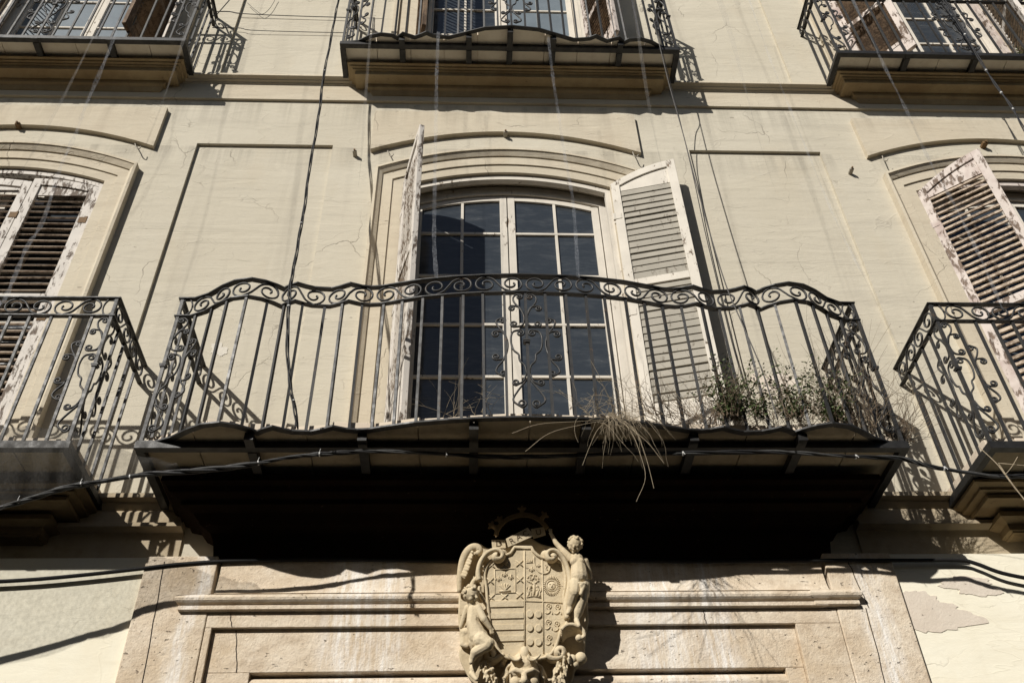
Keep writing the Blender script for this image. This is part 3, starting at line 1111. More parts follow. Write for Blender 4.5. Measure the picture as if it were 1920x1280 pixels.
XS = [(-5.42 + .21, -2.125), (2.865, 5.94)]
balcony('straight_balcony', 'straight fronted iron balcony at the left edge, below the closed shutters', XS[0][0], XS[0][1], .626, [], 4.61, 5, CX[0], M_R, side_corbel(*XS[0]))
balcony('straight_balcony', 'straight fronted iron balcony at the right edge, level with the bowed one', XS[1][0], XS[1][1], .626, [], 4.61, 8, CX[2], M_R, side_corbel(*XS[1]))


def up_corbel(xa, xb, d=.15):
    def f(th):
        mb = MB()
        pr = [(-.01, 8.912), (.10, 8.91), (.12, 8.90), (.12, 8.888), (.095, 8.884), (.095, 8.872), (.075, 8.868), (.075, 8.856), (.055, 8.852), (.055, 8.81), (-.01, 8.81)]
        mb.sweep([(xa + .15, .0), (xa + .15, -d), (xb - .15, -d), (xb - .15, 0)], pr)
        mb.box(xa + .145, xb - .145, -d - .005, 0, 8.812, 8.91)
        mb.sweep([(xa + .24, .0), (xa + .24, -.06), (xb - .24, -.06), (xb - .24, 0)], [(-.01, 8.808), (.05, 8.808), (.04, 8.775), (.02, 8.765), (.0, 8.72), (-.01, 8.715)])
        mb.box(xa + .24, xb - .24, -.06, 0, 8.718, 8.807)
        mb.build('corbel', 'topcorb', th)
    return f


TPL = [(-1.107, -.42), (-.967, -.433), (-.872, -.486), (-.779, -.509), (-.683, -.500), (-.640, -.473), (-.589, -.500), (-.548, -.517), (-.492, -.485), (-.440, -.505), (-.391, -.529), (-.340, -.505), (-.293, -.498), (-.202, -.491), (-.049, -.536), (.103, -.581), (.332, -.601)]
TPL[6:8] = [(-.589, -.517)]
tm = .332
front_top = [(x, y) for x, y in TPL[1:]] + [(2 * tm - x, y) for x, y in reversed(TPL[1:-1])]
TX0, TX1 = -1.107, 2 * tm + 1.107
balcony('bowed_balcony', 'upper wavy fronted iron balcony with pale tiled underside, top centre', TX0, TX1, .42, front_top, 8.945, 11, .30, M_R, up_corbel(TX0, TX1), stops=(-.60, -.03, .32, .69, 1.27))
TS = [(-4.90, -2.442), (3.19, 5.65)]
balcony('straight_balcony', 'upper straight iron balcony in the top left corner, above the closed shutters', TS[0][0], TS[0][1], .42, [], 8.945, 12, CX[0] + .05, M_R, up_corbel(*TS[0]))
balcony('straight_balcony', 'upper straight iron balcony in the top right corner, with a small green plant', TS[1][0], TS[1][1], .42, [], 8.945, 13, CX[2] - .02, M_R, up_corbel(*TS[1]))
#INSERT
# ------------------------------------------------------------------ carved coat of arms
Q0 = at(985, 1130, -.24)
TA = R(8)
NA = Vector((0, -math.cos(TA), -math.sin(TA)))


def A(x, y, h=0.0):
    """place in the carved slab: x, y as measured on an enlargement of the photo, h metres out from the slab"""
    d = ray(830 + x / 3.765, 940 + y / 3.765)
    q = Q0 + NA * h
    return CAM + d * ((q - CAM).dot(NA) / d.dot(NA))


KA = .00078
arms = thing('coat_of_arms', tuple(at(985, 1270, -.10)), 'carved stone coat of arms with two cherubs and a crown above the portal', 'coat of arms')


def slab(pts, h0, h1, name, mat='arms', par=None, bevel=0.0):
    n = len(pts)
    v = [A(x, y, h1) for x, y in pts] + [A(x, y, h0) for x, y in pts]
    return MB().add(v, [tuple(range(n)), tuple(range(2 * n - 1, n - 1, -1))] + [(i, i + n, (i + 1) % n + n, (i + 1) % n) for i in range(n)]).build(name, mat, par or arms, bevel=bevel)


def sm(pts, k=5, closed=False):
    P = [Vector((a, b, 0)) for a, b in pts]
    if closed:
        P = P[-2:] + P + P[:2]
        q = smooth_path(P, k)
        return [(p.x, p.y) for p in q[2 * k:-2 * k + 0][:len(pts) * k]]
    return [(p.x, p.y) for p in smooth_path(P, k)]


def clay(o, vox=.004, it=2):
    it = it // 2
    r = o.modifiers.new("remesh", 'REMESH')
    r.mode = 'VOXEL'
    r.voxel_size = vox
    r.use_smooth_shade = True
    if it:
        q = o.modifiers.new("soften", 'SMOOTH')
        q.factor = .5
        q.iterations = it
    return o


def limbs(segs, balls=(), hscale=1.0):
    mb = MB()
    for (x, y, h, r), (x2, y2, h2, r2) in segs:
        mb.cap(A(x, y, h), r * KA, A(x2, y2, h2), r2 * KA, 10)
    for x, y, h, r in balls:
        mb.ball(A(x, y, h), (r * KA) if not isinstance(r, tuple) else tuple(q * KA for q in r), 12, 8)
    return mb


# backing slab with an uneven outline
back = sm([(250, 300), (330, 330), (440, 270), (560, 230), (700, 300), (800, 320), (900, 330), (985, 420), (1035, 560), (1025, 700), (1030, 850), (1010, 960), (1000, 1100), (940, 1180), (890, 1300), (700, 1340), (420, 1340), (230, 1290), (150, 1180), (115, 1080), (130, 960), (110, 850), (115, 640), (125, 520), (160, 400)], 4, True)
slab(back, -.20, -.015, 'backing_slab', 'arms', bevel=.008)
outl = sm([(430, 385), (480, 365)], 2) + [(503, 330), (505, 322), (628, 322), (632, 332)] + sm([(640, 350), (680, 385), (730, 402), (790, 410), (830, 430), (860, 490), (868, 580), (855, 660), (862, 740), (880, 820), (872, 868), (838, 900), (820, 960), (795, 1030), (755, 1082), (700, 1104), (640, 1106), (585, 1075), (520, 1100), (450, 1098), (400, 1055), (365, 985), (338, 905), (330, 830), (318, 720), (308, 600), (296, 520), (312, 455), (350, 410), (400, 392)], 3)
shield = slab(outl, -.02, .045, 'shield', 'arms', bevel=.004)
MB().tube([A(x, y, .049) for x, y in outl + outl[:1]], .0085, 8).build('shield_rim', 'arms', shield, True)
rel = MB()
T = lambda pts, r=.0032, h=.0465: rel.tube([A(x, y, h) for x, y in pts], r, 6)
T([(577, 345), (578, 700), (580, 1040)], .0042)
T([(702, 400), (708, 700), (712, 1070)], .0036)
T([(335, 700), (580, 700), (708, 704), (862, 716)], .0036)
T([(367, 478), (512, 470), (514, 640), (370, 648), (367, 478)])
for x, y in ((345, 448), (440, 440), (542, 436), (335, 560), (545, 550), (342, 676), (437, 672), (543, 660)):
    T([(x - 24, y - 22), (x + 24, y + 22)], .0034)
    T([(x - 24, y + 22), (x + 24, y - 22)], .0034)


def lily(x, y, s=1.0):
    T([(x, y - 20 * s), (x, y + 18 * s)], .0032)
    for g in (-1, 1):
        T(sm([(x + g * 2 * s, y + 8 * s), (x + g * 12 * s, y - 6 * s), (x + g * 18 * s, y - 2 * s), (x + g * 16 * s, y + 8 * s)], 3), .0026)
    T([(x - 10 * s, y + 9 * s), (x + 10 * s, y + 9 * s)], .0024)


for x, y in ((394, 545), (437, 513), (481, 533)):
    lily(x, y)
for i in range(5):
    a = -.9 + i * .45
    T(sm([(438, 625), (438 + 26 * math.sin(a), 605), (438 + 48 * math.sin(a), 590 - 14 * math.cos(a * 1.5))], 3), .0034)
T([(398, 632), (478, 628)], .0046)
# crown, tree with two small beasts
T([(590, 428), (634, 426)], .0038)
for i in range(4):
    T([(594 + i * 12, 426), (592 + i * 13, 410)], .0026)
lily(628, 478, 1.0)
for i in range(46):
    a, q = rnd.uniform(0, 6.28), rnd.uniform(0, 1) ** .6
    rel.ball(A(636 + 44 * q * math.cos(a), 545 + 34 * q * math.sin(a), .046), .0048, 6, 4)
T([(645, 575), (647, 620), (642, 664)], .0046)
T([(592, 672), (640, 664), (692, 676)], .004)
for g, x in ((-1, 612), (1, 675)):
    T(sm([(x - 12, 668), (x - 6, 640), (x + g * 4, 622), (x - g * 8, 604)], 3), .0052)
    T(sm([(x + 12, 668), (x + 8, 640), (x + g * 2, 626)], 3), .0044)
    T([(x, 626), (x - g * 16, 620)], .0034)
    rel.ball(A(x - g * 8, 598, .047), .0075, 7, 5)
    T(sm([(x + g * 8, 640), (x + g * 20, 622), (x + g * 16, 600)], 3), .003)
# half round quarter with two little emblems
T(sm([(645, 388), (648, 440), (672, 488), (712, 508), (748, 494), (760, 452)], 4), .0044)
lily(676, 450, .7)
T(sm([(722, 440), (734, 452), (728, 470), (742, 482)], 3), .0034)
# sun with a face
T([(770 + 38 * math.cos(a), 592 + 38 * math.sin(a)) for a in [2 * math.pi * i / 28 for i in range(29)]], .0036)
rel.ball(A(770, 592, .042), (.026, .010, .026), 12, 8)
T([(770, 585), (769, 603)], .0030, .0535)
T([(758, 614), (770, 617), (782, 613)], .0020, .051)
for g in (-1, 1):
    T([(770 + g * 7, 582), (770 + g * 19, 580)], .0022, .052)
for i in range(30):
    a = 2 * math.pi * i / 30
    T([(770 + 43 * math.cos(a), 592 + 46 * math.sin(a)), (770 + 60 * math.cos(a), 592 + 72 * math.sin(a))], .0026)
# lower left: stepped bars; lower right: little curled plants
rel.build('heraldic_relief', 'arms', shield, True)
for i, y in enumerate((748, 830, 910, 990)):
    xl_ = (332, 336, 348, 372)[i]
    slab([(xl_, y - 44), (572, y - 48), (574, y - 10), (xl_ + 4, y - 4)], .044, .051, 'bar', 'arms', shield, .0015)
for x, y in ((615, 790), (676, 793), (615, 888), (676, 890), (616, 987), (676, 989)):
    slab([(x + 24 * math.cos(a), y + 27 * math.sin(a)) for a in [2 * math.pi * i / 24 for i in range(24)]], .043, .0525, 'roundel', 'arms', shield, .0025)
for x, y in ((748, 745), (812, 748), (746, 855), (806, 868), (752, 965)):
    rel = MB()
    T([(x + 17 * math.cos(a), y - 8 + 17 * math.sin(a)) for a in [2 * math.pi * i / 12 for i in range(13)]], .0032)
    T(sm([(x, y + 8), (x + 8, y + 30), (x - 10, y + 44), (x - 24, y + 36)], 3), .0034)
    T(sm([(x + 2, y + 20), (x + 22, y + 30), (x + 26, y + 48)], 3), .0030)
    rel.ball(A(x, y - 8, .046), .006, 7, 5)
    rel.build('curled_emblem', 'arms', shield, True)

# scrolled frame on both sides of the shield


def scroll(pts, r0, r1, h0, h1, name='scrolled_frame', flat=1.9, mat='arms'):
    q = sm(pts, 6)
    n = len(q)
    mb = MB().tube([A(x, y, h0 + (h1 - h0) * i / n) for i, (x, y) in enumerate(q)], [(r0 + (r1 - r0) * i / n) * KA for i in range(n)], 10, flat=flat)
    return mb.build(name, mat, arms, True)


scroll([(258, 560), (252, 500), (268, 430), (305, 375), (350, 348), (395, 345), (425, 370), (418, 402), (390, 412), (366, 398), (368, 376), (386, 374)], 20, 13, .05, .085)
MB().cap(A(395, 378, .03), 40 * KA, A(425, 372, .03), 34 * KA).build('scroll_end', 'arms', arms, True)
scroll([(880, 830), (868, 740), (885, 650), (897, 560), (880, 470), (845, 395), (800, 352), (755, 350), (735, 378), (748, 408), (780, 412), (797, 393), (786, 377), (772, 386)], 20, 13, .05, .085)
MB().cap(A(725, 378, .03), 34 * KA, A(755, 380, .03), 38 * KA).build('scroll_end', 'arms', arms, True)
scroll([(310, 840), (325, 800), (318, 740), (285, 690), (262, 640), (262, 600)], 16, 12, .03, .05)
scroll([(430, 1090), (390, 1110), (350, 1125), (312, 1105), (302, 1068), (325, 1045), (355, 1055), (358, 1080), (340, 1086)], 22, 12, .03, .06)
scroll([(730, 1095), (780, 1115), (830, 1110), (858, 1075), (846, 1038), (812, 1035), (800, 1062), (818, 1080), (832, 1068)], 22, 12, .03, .06)
# curled leaf on the left above the cherub, on the right below the cherub's foot
MB().add([], []).tube([A(x, y, .01 + .03 * i / 30) for i, (x, y) in enumerate(sm([(120, 640), (122, 540), (138, 440), (165, 370), (205, 328), (245, 325), (262, 350), (240, 372)], 5))], [(16 + 14 * math.sin(i / 36 * 3.1)) * KA for i in range(36)], 10).build('acanthus_leaf', 'arms', arms, True)
lf = MB()
for i in range(9):
    x, y = 138 + 10 * i - .35 * i * i, 520 - 21 * i
    lf.cap(A(x, y, .028), 15 * KA, A(x + 26 - i, y + 4 + 5 * (i % 2), .05), 7 * KA)
    lf.cap(A(x, y, .028), 13 * KA, A(x + 20, y + 20, .04), 6 * KA)
clay(lf.build('acanthus_leaf', 'arms', arms, True), .003, 1)
lf = MB()
for i in range(6):
    pts = sm([(838, 905 + 16 * i), (875, 872 + 15 * i), (930, 868 + 13 * i), (985, 900 + 9 * i), (1000, 945), (975, 965)], 5)
    lf.tube([A(x, y, .085 - .012 * i) for x, y in pts], [13 * KA] * len(pts), 8)
lf.ball(A(962, 962, .08), 24 * KA)
clay(lf.build('acanthus_leaf', 'arms', arms, True), .0035, 1)


def head(x, y, h, r, look, tilt=0.0, hair='arms', curls=34, body=None, name='cherub'):
    """child's head: skull, cheeks, brow, nose, mouth, chin, ears; look = direction of the face in the slab plane (dx, dy)"""
    c = A(x, y, h)
    ex = (A(x + 10, y, h) - c).normalized()
    up = (A(x, y - 10, h) - c).normalized()
    fw = (NA * look[2] + ex * look[0] + up * look[1]).normalized()
    u2 = (up + ex * tilt)
    u2 = (u2 - fw * u2.dot(fw)).normalized()
    rt = fw.cross(u2).normalized()
    q = r * KA
    P = lambda a, b, d: c + rt * (a * q) + u2 * (b * q) + fw * (d * q)
    b = body
    b.ball(P(0, .10, -.05), (q * .93, q * .98, q * 1.0), 14, 10, (rt, fw, u2))
    b.ball(P(0, -.28, .22), (q * .72, q * .66, q * .66), 12, 8, (rt, fw, u2))
    for g in (-1, 1):
        b.ball(P(g * .42, -.34, .52), (q * .32,) * 3, 8, 6)
        b.ball(P(g * .36, .12, .80), (q * .27, q * .10, q * .09), 8, 6, (rt, fw, u2))
        b.ball(P(g * .34, -.03, .80), (q * .14, q * .10, q * .09), 8, 6, (rt, fw, u2))
        b.ball(P(g * .92, -.10, -.05), (q * .10, q * .18, q * .26), 8, 6, (rt, fw, u2))
    b.cap(P(0, .06, .90), q * .10, P(0, -.20, 1.08), q * .155, 8)
    b.ball(P(0, -.48, .84), (q * .22, q * .11, q * .065), 8, 6, (rt, fw, u2))
    b.ball(P(0, -.60, .80), (q * .17, q * .10, q * .065), 8, 6, (rt, fw, u2))
    b.ball(P(0, -.86, .66), q * .20, 8, 6)
    hm = MB()
    rr = random.Random(int(x * 7 + y))
    for i in range(curls):
        a = rr.uniform(-math.pi, math.pi)
        e = rr.uniform(.05, 1.35)
        d = Vector((math.cos(a) * math.cos(e), math.sin(e), math.sin(a) * math.cos(e)))
        if d.z > .42 and d.y < .62:
            continue
        hm.ball(P(d.x * .93, .10 + d.y * .98, -.05 + d.z * 1.0), q * rr.uniform(.17, .27), 7, 5)
    return hm


def hand(mb, x, y, h, dx, dy, r, spread=.5):
    """palm with four unequal fingers and a thumb from its side, pointing along (dx, dy)"""
    l = math.hypot(dx, dy)
    dx, dy = dx / l, dy / l
    mb.cap(A(x, y, h), r * .8 * KA, A(x + dx * r * 1.1, y + dy * r * 1.1, h), r * .75 * KA, 8)
    for i, ln in enumerate((1.5, 1.8, 1.7, 1.3)):
        o = (i - 1.5) * .48 * r
        bx, by = x + dx * r * 1.3 - dy * o, y + dy * r * 1.3 + dx * o
        tx, ty = bx + (dx - dy * (i - 1.5) * spread * .35) * r * ln, by + (dy + dx * (i - 1.5) * spread * .35) * r * ln
        mx, my = (bx + tx) / 2, (by + ty) / 2
        mb.cap(A(bx, by, h), r * .27 * KA, A(mx, my, h + .003), r * .25 * KA, 6)
        mb.cap(A(mx, my, h + .003), r * .25 * KA, A(tx, ty, h - .002), r * .19 * KA, 6)
    mb.cap(A(x - dy * r * -.7, y + dx * r * -.7, h), r * .32 * KA, A(x + dy * r * 1.4 + dx * r * .9, y - dx * r * 1.4 + dy * r * .9, h + .004), r * .24 * KA, 6)


# cherub on the left, seen from its side, one arm raised and the other on the shield
b = limbs([((222, 770, .07, 44), (215, 860, .075, 46)), ((215, 860, .075, 46), (248, 945, .075, 60)), ((262, 962, .07, 62), (250, 985, .06, 56)),
           ((205, 735, .07, 26), (198, 700, .075, 24)),
           ((250, 752, .095, 27), (292, 830, .11, 24)), ((292, 830, .11, 23), (336, 893, .10, 15)),
           ((176, 752, .04, 26), (150, 830, .02, 22)), ((150, 830, .02, 22), (132, 880, .01, 16)),
           ((272, 975, .10, 54), (325, 1000, .12, 40)), ((318, 1012, .12, 38), (232, 1062, .09, 34)), ((232, 1062, .09, 33), (208, 1110, .08, 22)),
           ((235, 990, .05, 50), (255, 1080, .04, 36)), ((255, 1080, .04, 34), (215, 1180, .04, 26)), ((215, 1180, .04, 25), (212, 1205, .045, 18)), ((205, 1212, .045, 19), (238, 1252, .07, 13))])
hand(b, 337, 895, .10, .35, 1, 15)
b.cap(A(203, 1112, .08), 18 * KA, A(198, 1135, .09), 13 * KA)
hm = head(200, 660, .085, 56, (.75, -.35, .85), -.25, body=b)
ch = clay(b.build('cherub', 'arms', arms, True), .0034, 2)
clay(hm.build('curly_hair', 'arms', ch, True), .003, 1)
mb = limbs([((205, 600, .03, 22), (222, 560, .04, 18))])
hand(mb, 226, 556, .045, .75, -.8, 17, 1.2)
clay(mb.build('raised_hand', 'arms', ch, True), .003, 1)
dr = limbs([((150, 920, .0, 30), (180, 915, .02, 26)), ((150, 925, .0, 28), (150, 1000, .0, 26)), ((185, 925, .02, 22), (190, 1000, .01, 22)), ((140, 1005, .0, 20), (175, 1015, .01, 20))])
clay(dr.build('drapery', 'arms', arms, True), .004, 2)
# cherub on the right, facing out, arm raised to the ribbon
b = limbs([((948, 408, .06, 46), (960, 470, .065, 50)), ((960, 470, .07, 54), (964, 530, .082, 60)), ((962, 535, .07, 54), (955, 560, .06, 50)),
           ((935, 375, .055, 22), (935, 350, .06, 22)),
           ((905, 405, .055, 28), (850, 348, .05, 23)), ((850, 348, .05, 22), (800, 292, .045, 17)), ((800, 292, .045, 17), (768, 232, .04, 12)),
           ((1005, 420, .045, 26), (1030, 490, .03, 22)), ((1030, 490, .03, 20), (1042, 535, .03, 14)),
           ((935, 585, .09, 46), (930, 640, .11, 40)), ((930, 640, .11, 38), (905, 715, .085, 32)), ((905, 715, .085, 31), (897, 752, .08, 20)), ((897, 757, .085, 20), (884, 786, .105, 13)),
           ((992, 590, .075, 46), (985, 680, .09, 38)), ((985, 690, .09, 36), (958, 775, .075, 33)), ((958, 775, .075, 32), (942, 830, .07, 20)), ((944, 838, .075, 20), (962, 876, .10, 13))])
for g in (-1, 1):
    b.ball(A(950 + g * 24, 425, .082), 28 * KA)
hand(b, 766, 228, .04, -.2, -1, 13)
hm = head(934, 308, .075, 53, (-.25, -.45, 1), .18, body=b)
ch = clay(b.build('cherub', 'arms', arms, True), .0034, 2)
clay(hm.build('curly_hair', 'arms', ch, True), .003, 1)
dr = limbs([((1000, 585, .10, 22), (1015, 640, .09, 20)), ((1000, 580, .11, 16), (975, 650, .13, 12)), ((985, 580, .12, 14), (960, 575, .12, 10)), ((1010, 590, .10, 18), (1000, 690, .09, 16)), ((1020, 575, .08, 18), (1018, 660, .07, 18)), ((975, 590, .125, 10), (985, 690, .11, 9))])
clay(dr.build('drapery', 'arms', ch, True), .0035, 1)

# bearded mask at the foot of the shield
b = MB()
mk = lambda x, y, h, r3: b.ball(A(x, y, h), tuple(q * KA for q in r3), 14, 10, (Vector((1, 0, 0)), -NA, NA.cross(Vector((1, 0, 0)))))
mk(575, 1225, .02, (108, 95, 150))
mk(575, 1150, .05, (78, 60, 60))
mk(578, 1085, .06, (34, 34, 60))
for g in (-1, 1):
    b.cap(A(575 + g * 16, 1202, .105), 15 * KA, A(575 + g * 60, 1186, .10), 17 * KA)
    b.cap(A(575 + g * 60, 1186, .10), 16 * KA, A(575 + g * 98, 1204, .075), 12 * KA)
    b.cap(A(575 + g * 30, 1218, .092), 9 * KA, A(575 + g * 72, 1216, .086), 11 * KA)
    mk(575 + g * 62, 1272, .075, (36, 28, 34))
b.cap(A(575, 1200, .10), 15 * KA, A(575, 1262, .128), 24 * KA)
for g in (-1, 1):
    mk(575 + g * 20, 1268, .108, (14, 14, 12))
mk(575, 1320, .07, (46, 36, 26))
clay(b.build('mask_face', 'arms', arms, True), .0038, 1)
for g in (-1, 1):
    mb = MB()
    for i in range(4):
        mb.tube([A(575 + g * a, q, .075 + .012 * i) for a, q in sm([(24, 1075 + 8 * i), (44, 1098 + 6 * i), (75, 1102 + 4 * i), (104, 1090), (112, 1074)], 4)], 8 * KA, 7)
    clay(mb.build('leaf_collar', 'arms', arms, True), .003, 1)
    # hair locks and garland of the mask
    for i in range(5):
        MB().tube([A(575 + g * a, q, .05 - .006 * i) for a, q in sm([(88 + 8 * i, 1150 + 12 * i), (125 + 6 * i, 1175 + 14 * i), (118, 1215 + 14 * i), (140, 1250 + 12 * i)], 5)], 12 * KA, 7).build('hair_lock', 'arms', arms, True)
for (p0, p1, nm) in (((285, 1120), (365, 1275), 0), ((885, 1075), (790, 1265), 1)):
    mb = MB()
    for i in range(44):
        t = i / 44
        x, y = p0[0] + (p1[0] - p0[0]) * t, p0[1] + (p1[1] - p0[1]) * t
        w = 18 + 26 * math.sin(math.pi * min(1, t * 1.1))
        o = rnd.uniform(-w, w)
        mb.cap(A(x + o, y, .03 + rnd.uniform(0, .035)), 11 * KA, A(x + o * 1.25 + rnd.uniform(-8, 8), y + 34, .035 + rnd.uniform(0, .03)), 5 * KA, 6)
    clay(mb.build('leaf_garland', 'arms', arms, True), .003, 0)
for x, y, r in ((425, 1110, 30), (915, 1115, 34), (975, 1105, 40), (420, 1145, 22), (935, 1150, 26)):
    MB().ball(A(x, y, .025), r * KA).build('fruit_knob', 'arms', arms, True)
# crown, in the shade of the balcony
mb = MB()
ring = sm([(375, 240), (392, 190), (440, 135), (500, 105), (570, 92), (640, 105), (700, 145), (738, 190)], 5)
mb.tube([A(x, y, .03) for x, y in ring], 17 * KA, 8)
mb.tube([A(x, y + 14, .045) for x, y in ring], 6 * KA, 6)
for x, y, a in ((350, 170, -2.6), (402, 130, -2.1), (560, 60, -1.57), (715, 100, -.9)):
    mb.cap(A(x - 30 * math.cos(a), y - 30 * math.sin(a), .03), 20 * KA, A(x + 22 * math.cos(a), y + 22 * math.sin(a), .03), 10 * KA)
    for g in (-1, 1):
        mb.cap(A(x, y, .03), 14 * KA, A(x + 28 * math.cos(a + g * 1.1), y + 28 * math.sin(a + g * 1.1), .03), 9 * KA)
clay(mb.build('crown', 'armsshade', arms, True), .004, 1)
# ribbon with raised letters
ban = [((345, 268), (440, 268), (448, 328), (350, 330), .02), ((446, 262), (600, 182), (648, 240), (462, 322), .055), ((622, 192), (718, 178), (728, 236), (640, 262), .03)]
rb = None
for i, (p, q, r_, s_, h) in enumerate(ban):
    pts = [p, q, r_, s_]
    o = slab(pts, h - .012, h, 'ribbon_fold', 'arms', arms, .002)
    tx = ("D", "RAC", "U")[i]
    cu = bpy.data.curves.new('letter_curve', 'FONT')
    cu.body = tx
    cu.size = .045
    cu.align_x = 'CENTER'
    cu.align_y = 'CENTER'
    cu.extrude = .0012
    cu.space_character = 1.55
    tmp = bpy.data.objects.new('letter_tmp', cu)
    sc.collection.objects.link(tmp)
    me = bpy.data.meshes.new_from_object(tmp.evaluated_get(bpy.context.evaluated_depsgraph_get()))
    bpy.data.objects.remove(tmp)
    cx_, cy_ = sum(a for a, _ in pts) / 4, sum(a for _, a in pts) / 4
    c0 = A(cx_, cy_, h + .001)
    ex = (A(q[0], q[1], h) - A(p[0], p[1], h)).normalized()
    uy = NA.cross(ex).normalized()
    if uy.z < 0:
        uy = -uy
    me.transform(Matrix((ex, uy, NA)).transposed().to_4x4())
    me.transform(Matrix.Translation(c0))
    mb = MB().add([v.co[:] for v in me.vertices], [tuple(p_.vertices) for p_ in me.polygons])
    mb.build('letters', 'incise', o)

# ------------------------------------------------------------------ cables
def cable(name, pts, r, mat, label, cat='cable', group=None, n=6, k=5, parent=None):
    return MB().tube(pxpath(pts, k), r, n).build(name, mat, parent, True, label, cat, group)


# the thick bundle that sags along under the balconies: twisted strands held by white ties
bun = thing('cable_bundle', tuple(at(193, 902, -.9)), 'thick grey cable bundle with white ties sagging across under the balconies', 'cable')
BP = pxpath([(-420, 1060, -.64), (-60, 972, -.64), (0, 951, -.65), (58, 933, -.66), (128, 912, -.66), (193, 902, -.66), (262, 891, -.66), (340, 885, -.67), (442, 875, -.67), (506, 863, -.67), (560, 854, -.67), (606, 851, -.67), (675, 847, -.67), (764, 848, -.67), (861, 853, -.67), (960, 856, -.67), (1060, 853, -.67), (1160, 850, -.67), (1280, 850, -.67), (1424, 848, -.67), (1513, 851, -.67), (1604, 856, -.67), (1686, 858, -.66), (1732, 870, -.66), (1786, 881, -.66), (1871, 893, -.66), (1920, 893, -.66), (1990, 896, -.66)], 8)
for j in range(4):
    pts, rr_ = [], []
    for i, p in enumerate(BP):
        a = i * .33 + j * 1.571
        loose = .0065 + .004 * math.sin(i * .21 + j)
        pts.append(p + Vector((0, math.cos(a), math.sin(a))) * loose)
        rr_.append((.0088 if p.x < -1.1 else .0056) * (1 + .15 * math.sin(i * .4 + j * 2)))
    MB().tube(pts, rr_, 6).build('strand', 'netroll' if j < 2 else 'cable', bun, True)
for i in (21, 35, 46, 69, 87, 110, 144, 168, 190):
    p, d = BP[i], (BP[i + 1] - BP[i - 1]).normalized()
    mb = MB().tube([p - d * .003, p + d * .003], .0135, 8)
    mb.tube([p + Vector((0, -.018, 0)), p + Vector((.006, -.022, -.02 + .04 * (i % 2)))], .0014, 4)
    mb.build('tie', 'tie', bun)
# thick dark cable along the top edge of the ground floor wall
cable('dark_cable', [(-50, 1092, -.15), (60, 1086, -.15), (160, 1077, -.15), (260, 1066, -.15), (340, 1057, -.15), (440, 1051, -.15), (600, 1048, -.15), (760, 1050, -.15), (866, 1052, -.15)], .012, 'blackcable', 'black cable along the top of the pale lower wall, rising from the bottom left', k=6)
cable('dark_cable', [(1104, 1050, -.16), (1300, 1052, -.16), (1560, 1050, -.16), (1640, 1050, -.155), (1720, 1050, -.15), (1800, 1050, -.15), (1830, 1056, -.155), (1880, 1074, -.16), (1960, 1090, -.16)], .012, 'blackcable', 'black cable drooping along the top of the lower wall, at bottom right', k=6)
# black bundle hanging down the front, left of the centre
vb = thing('hanging_cable', tuple(at(545, 650, -.97)), 'twisted black cable hanging from the top edge over the left part of the bowed railing', 'cable')
VP = pxpath([(648, -60, -.38), (635, 0, -.42), (628, 34, -.44), (618, 87, -.46), (606, 148, -.5), (600, 198, -.54), (591, 255, -.6), (579, 322, -.68), (571, 386, -.75), (563, 430, -.8), (554, 484, -.87), (545, 531, -.96), (541.5, 574, -.985), (539, 648, -.985), (545, 726, -.97), (554, 770, -.95), (557, 803, -.93)], 8)
for j in range(3):
    pts = []
    for i, p in enumerate(VP):
        a = i * .27 + j * 2.094
        lo = .0045 + .004 * abs(math.sin(i * .11 + j))
        pts.append(p + Vector((math.cos(a), math.sin(a), 0)) * lo)
    MB().tube(pts, .0043, 6).build('strand', 'cable', vb, True)
for i in (30, 70, 96, 116):
    p, d = VP[i], (VP[i + 1] - VP[i - 1]).normalized()
    MB().tube([p - d * .003, p + d * .003], .010, 8).build('tie', 'tie', vb)
cable('thin_cable', [(1226, 40, -.5), (1234, 74, -.52), (1255, 160, -.5), (1280, 248, -.48), (1300, 325, -.5), (1329, 430, -.55), (1361, 534, -.75), (1391, 605, -.80), (1428, 692, -.82), (1458, 786, -.84)], .0042, 'greycable', 'thin grey cable from the upper balcony down to the right end of the bowed railing')
cable('thin_cable', [(1228, 40, -.49), (1240, 90, -.5), (1262, 175, -.3), (1288, 280, -.12), (1303, 345, -.08), (1321, 430, -.06), (1345, 530, -.05), (1372, 640, -.05), (1398, 730, -.05)], .0036, 'cable', 'thin black cable lying close to the wall beside the open white shutter')
vb = thing('hanging_cable', tuple(at(1838, 114, -.62)), 'pair of dark cables slanting down in front of the upper right balcony', 'cable')
for o in (-2, 2):
    MB().tube(pxpath([(1735 + o, -40, -.55), (1777 + o, 10, -.58), (1797 - o, 44, -.60), (1838 + o, 114, -.62), (1868 - o, 161, -.64), (1895 + o, 198, -.66), (1920 - o, 242, -.68), (1960 + o, 310, -.7)], 6), .0052, 6).build('strand', 'cable', vb, True)
for i in (14, 20, 26, 31):
    p = pxpath([(1735, -40, -.55), (1777, 10, -.58), (1797, 44, -.60), (1838, 114, -.62), (1868, 161, -.64), (1895, 198, -.66), (1920, 242, -.68), (1960, 310, -.7)], 6)[i]
    MB().ball(p, .011, 7, 5).build('tie', 'tie', vb)
cable('wall_wire', [(404, 22, -.03), (430, 22, -.03), (455, 26, -.03), (540, 30, -.025), (640, 33, -.025), (720, 36, -.025)], .0042, 'greycable', 'upper of two wires crossing the wall near the top, right of the left balcony', k=3)
cable('wall_wire', [(398, 52, -.03), (450, 53, -.03), (470, 57, -.03), (560, 60, -.025), (650, 62, -.025)], .0036, 'greycable', 'lower of two wires crossing the wall near the top, right of the left balcony', k=3)
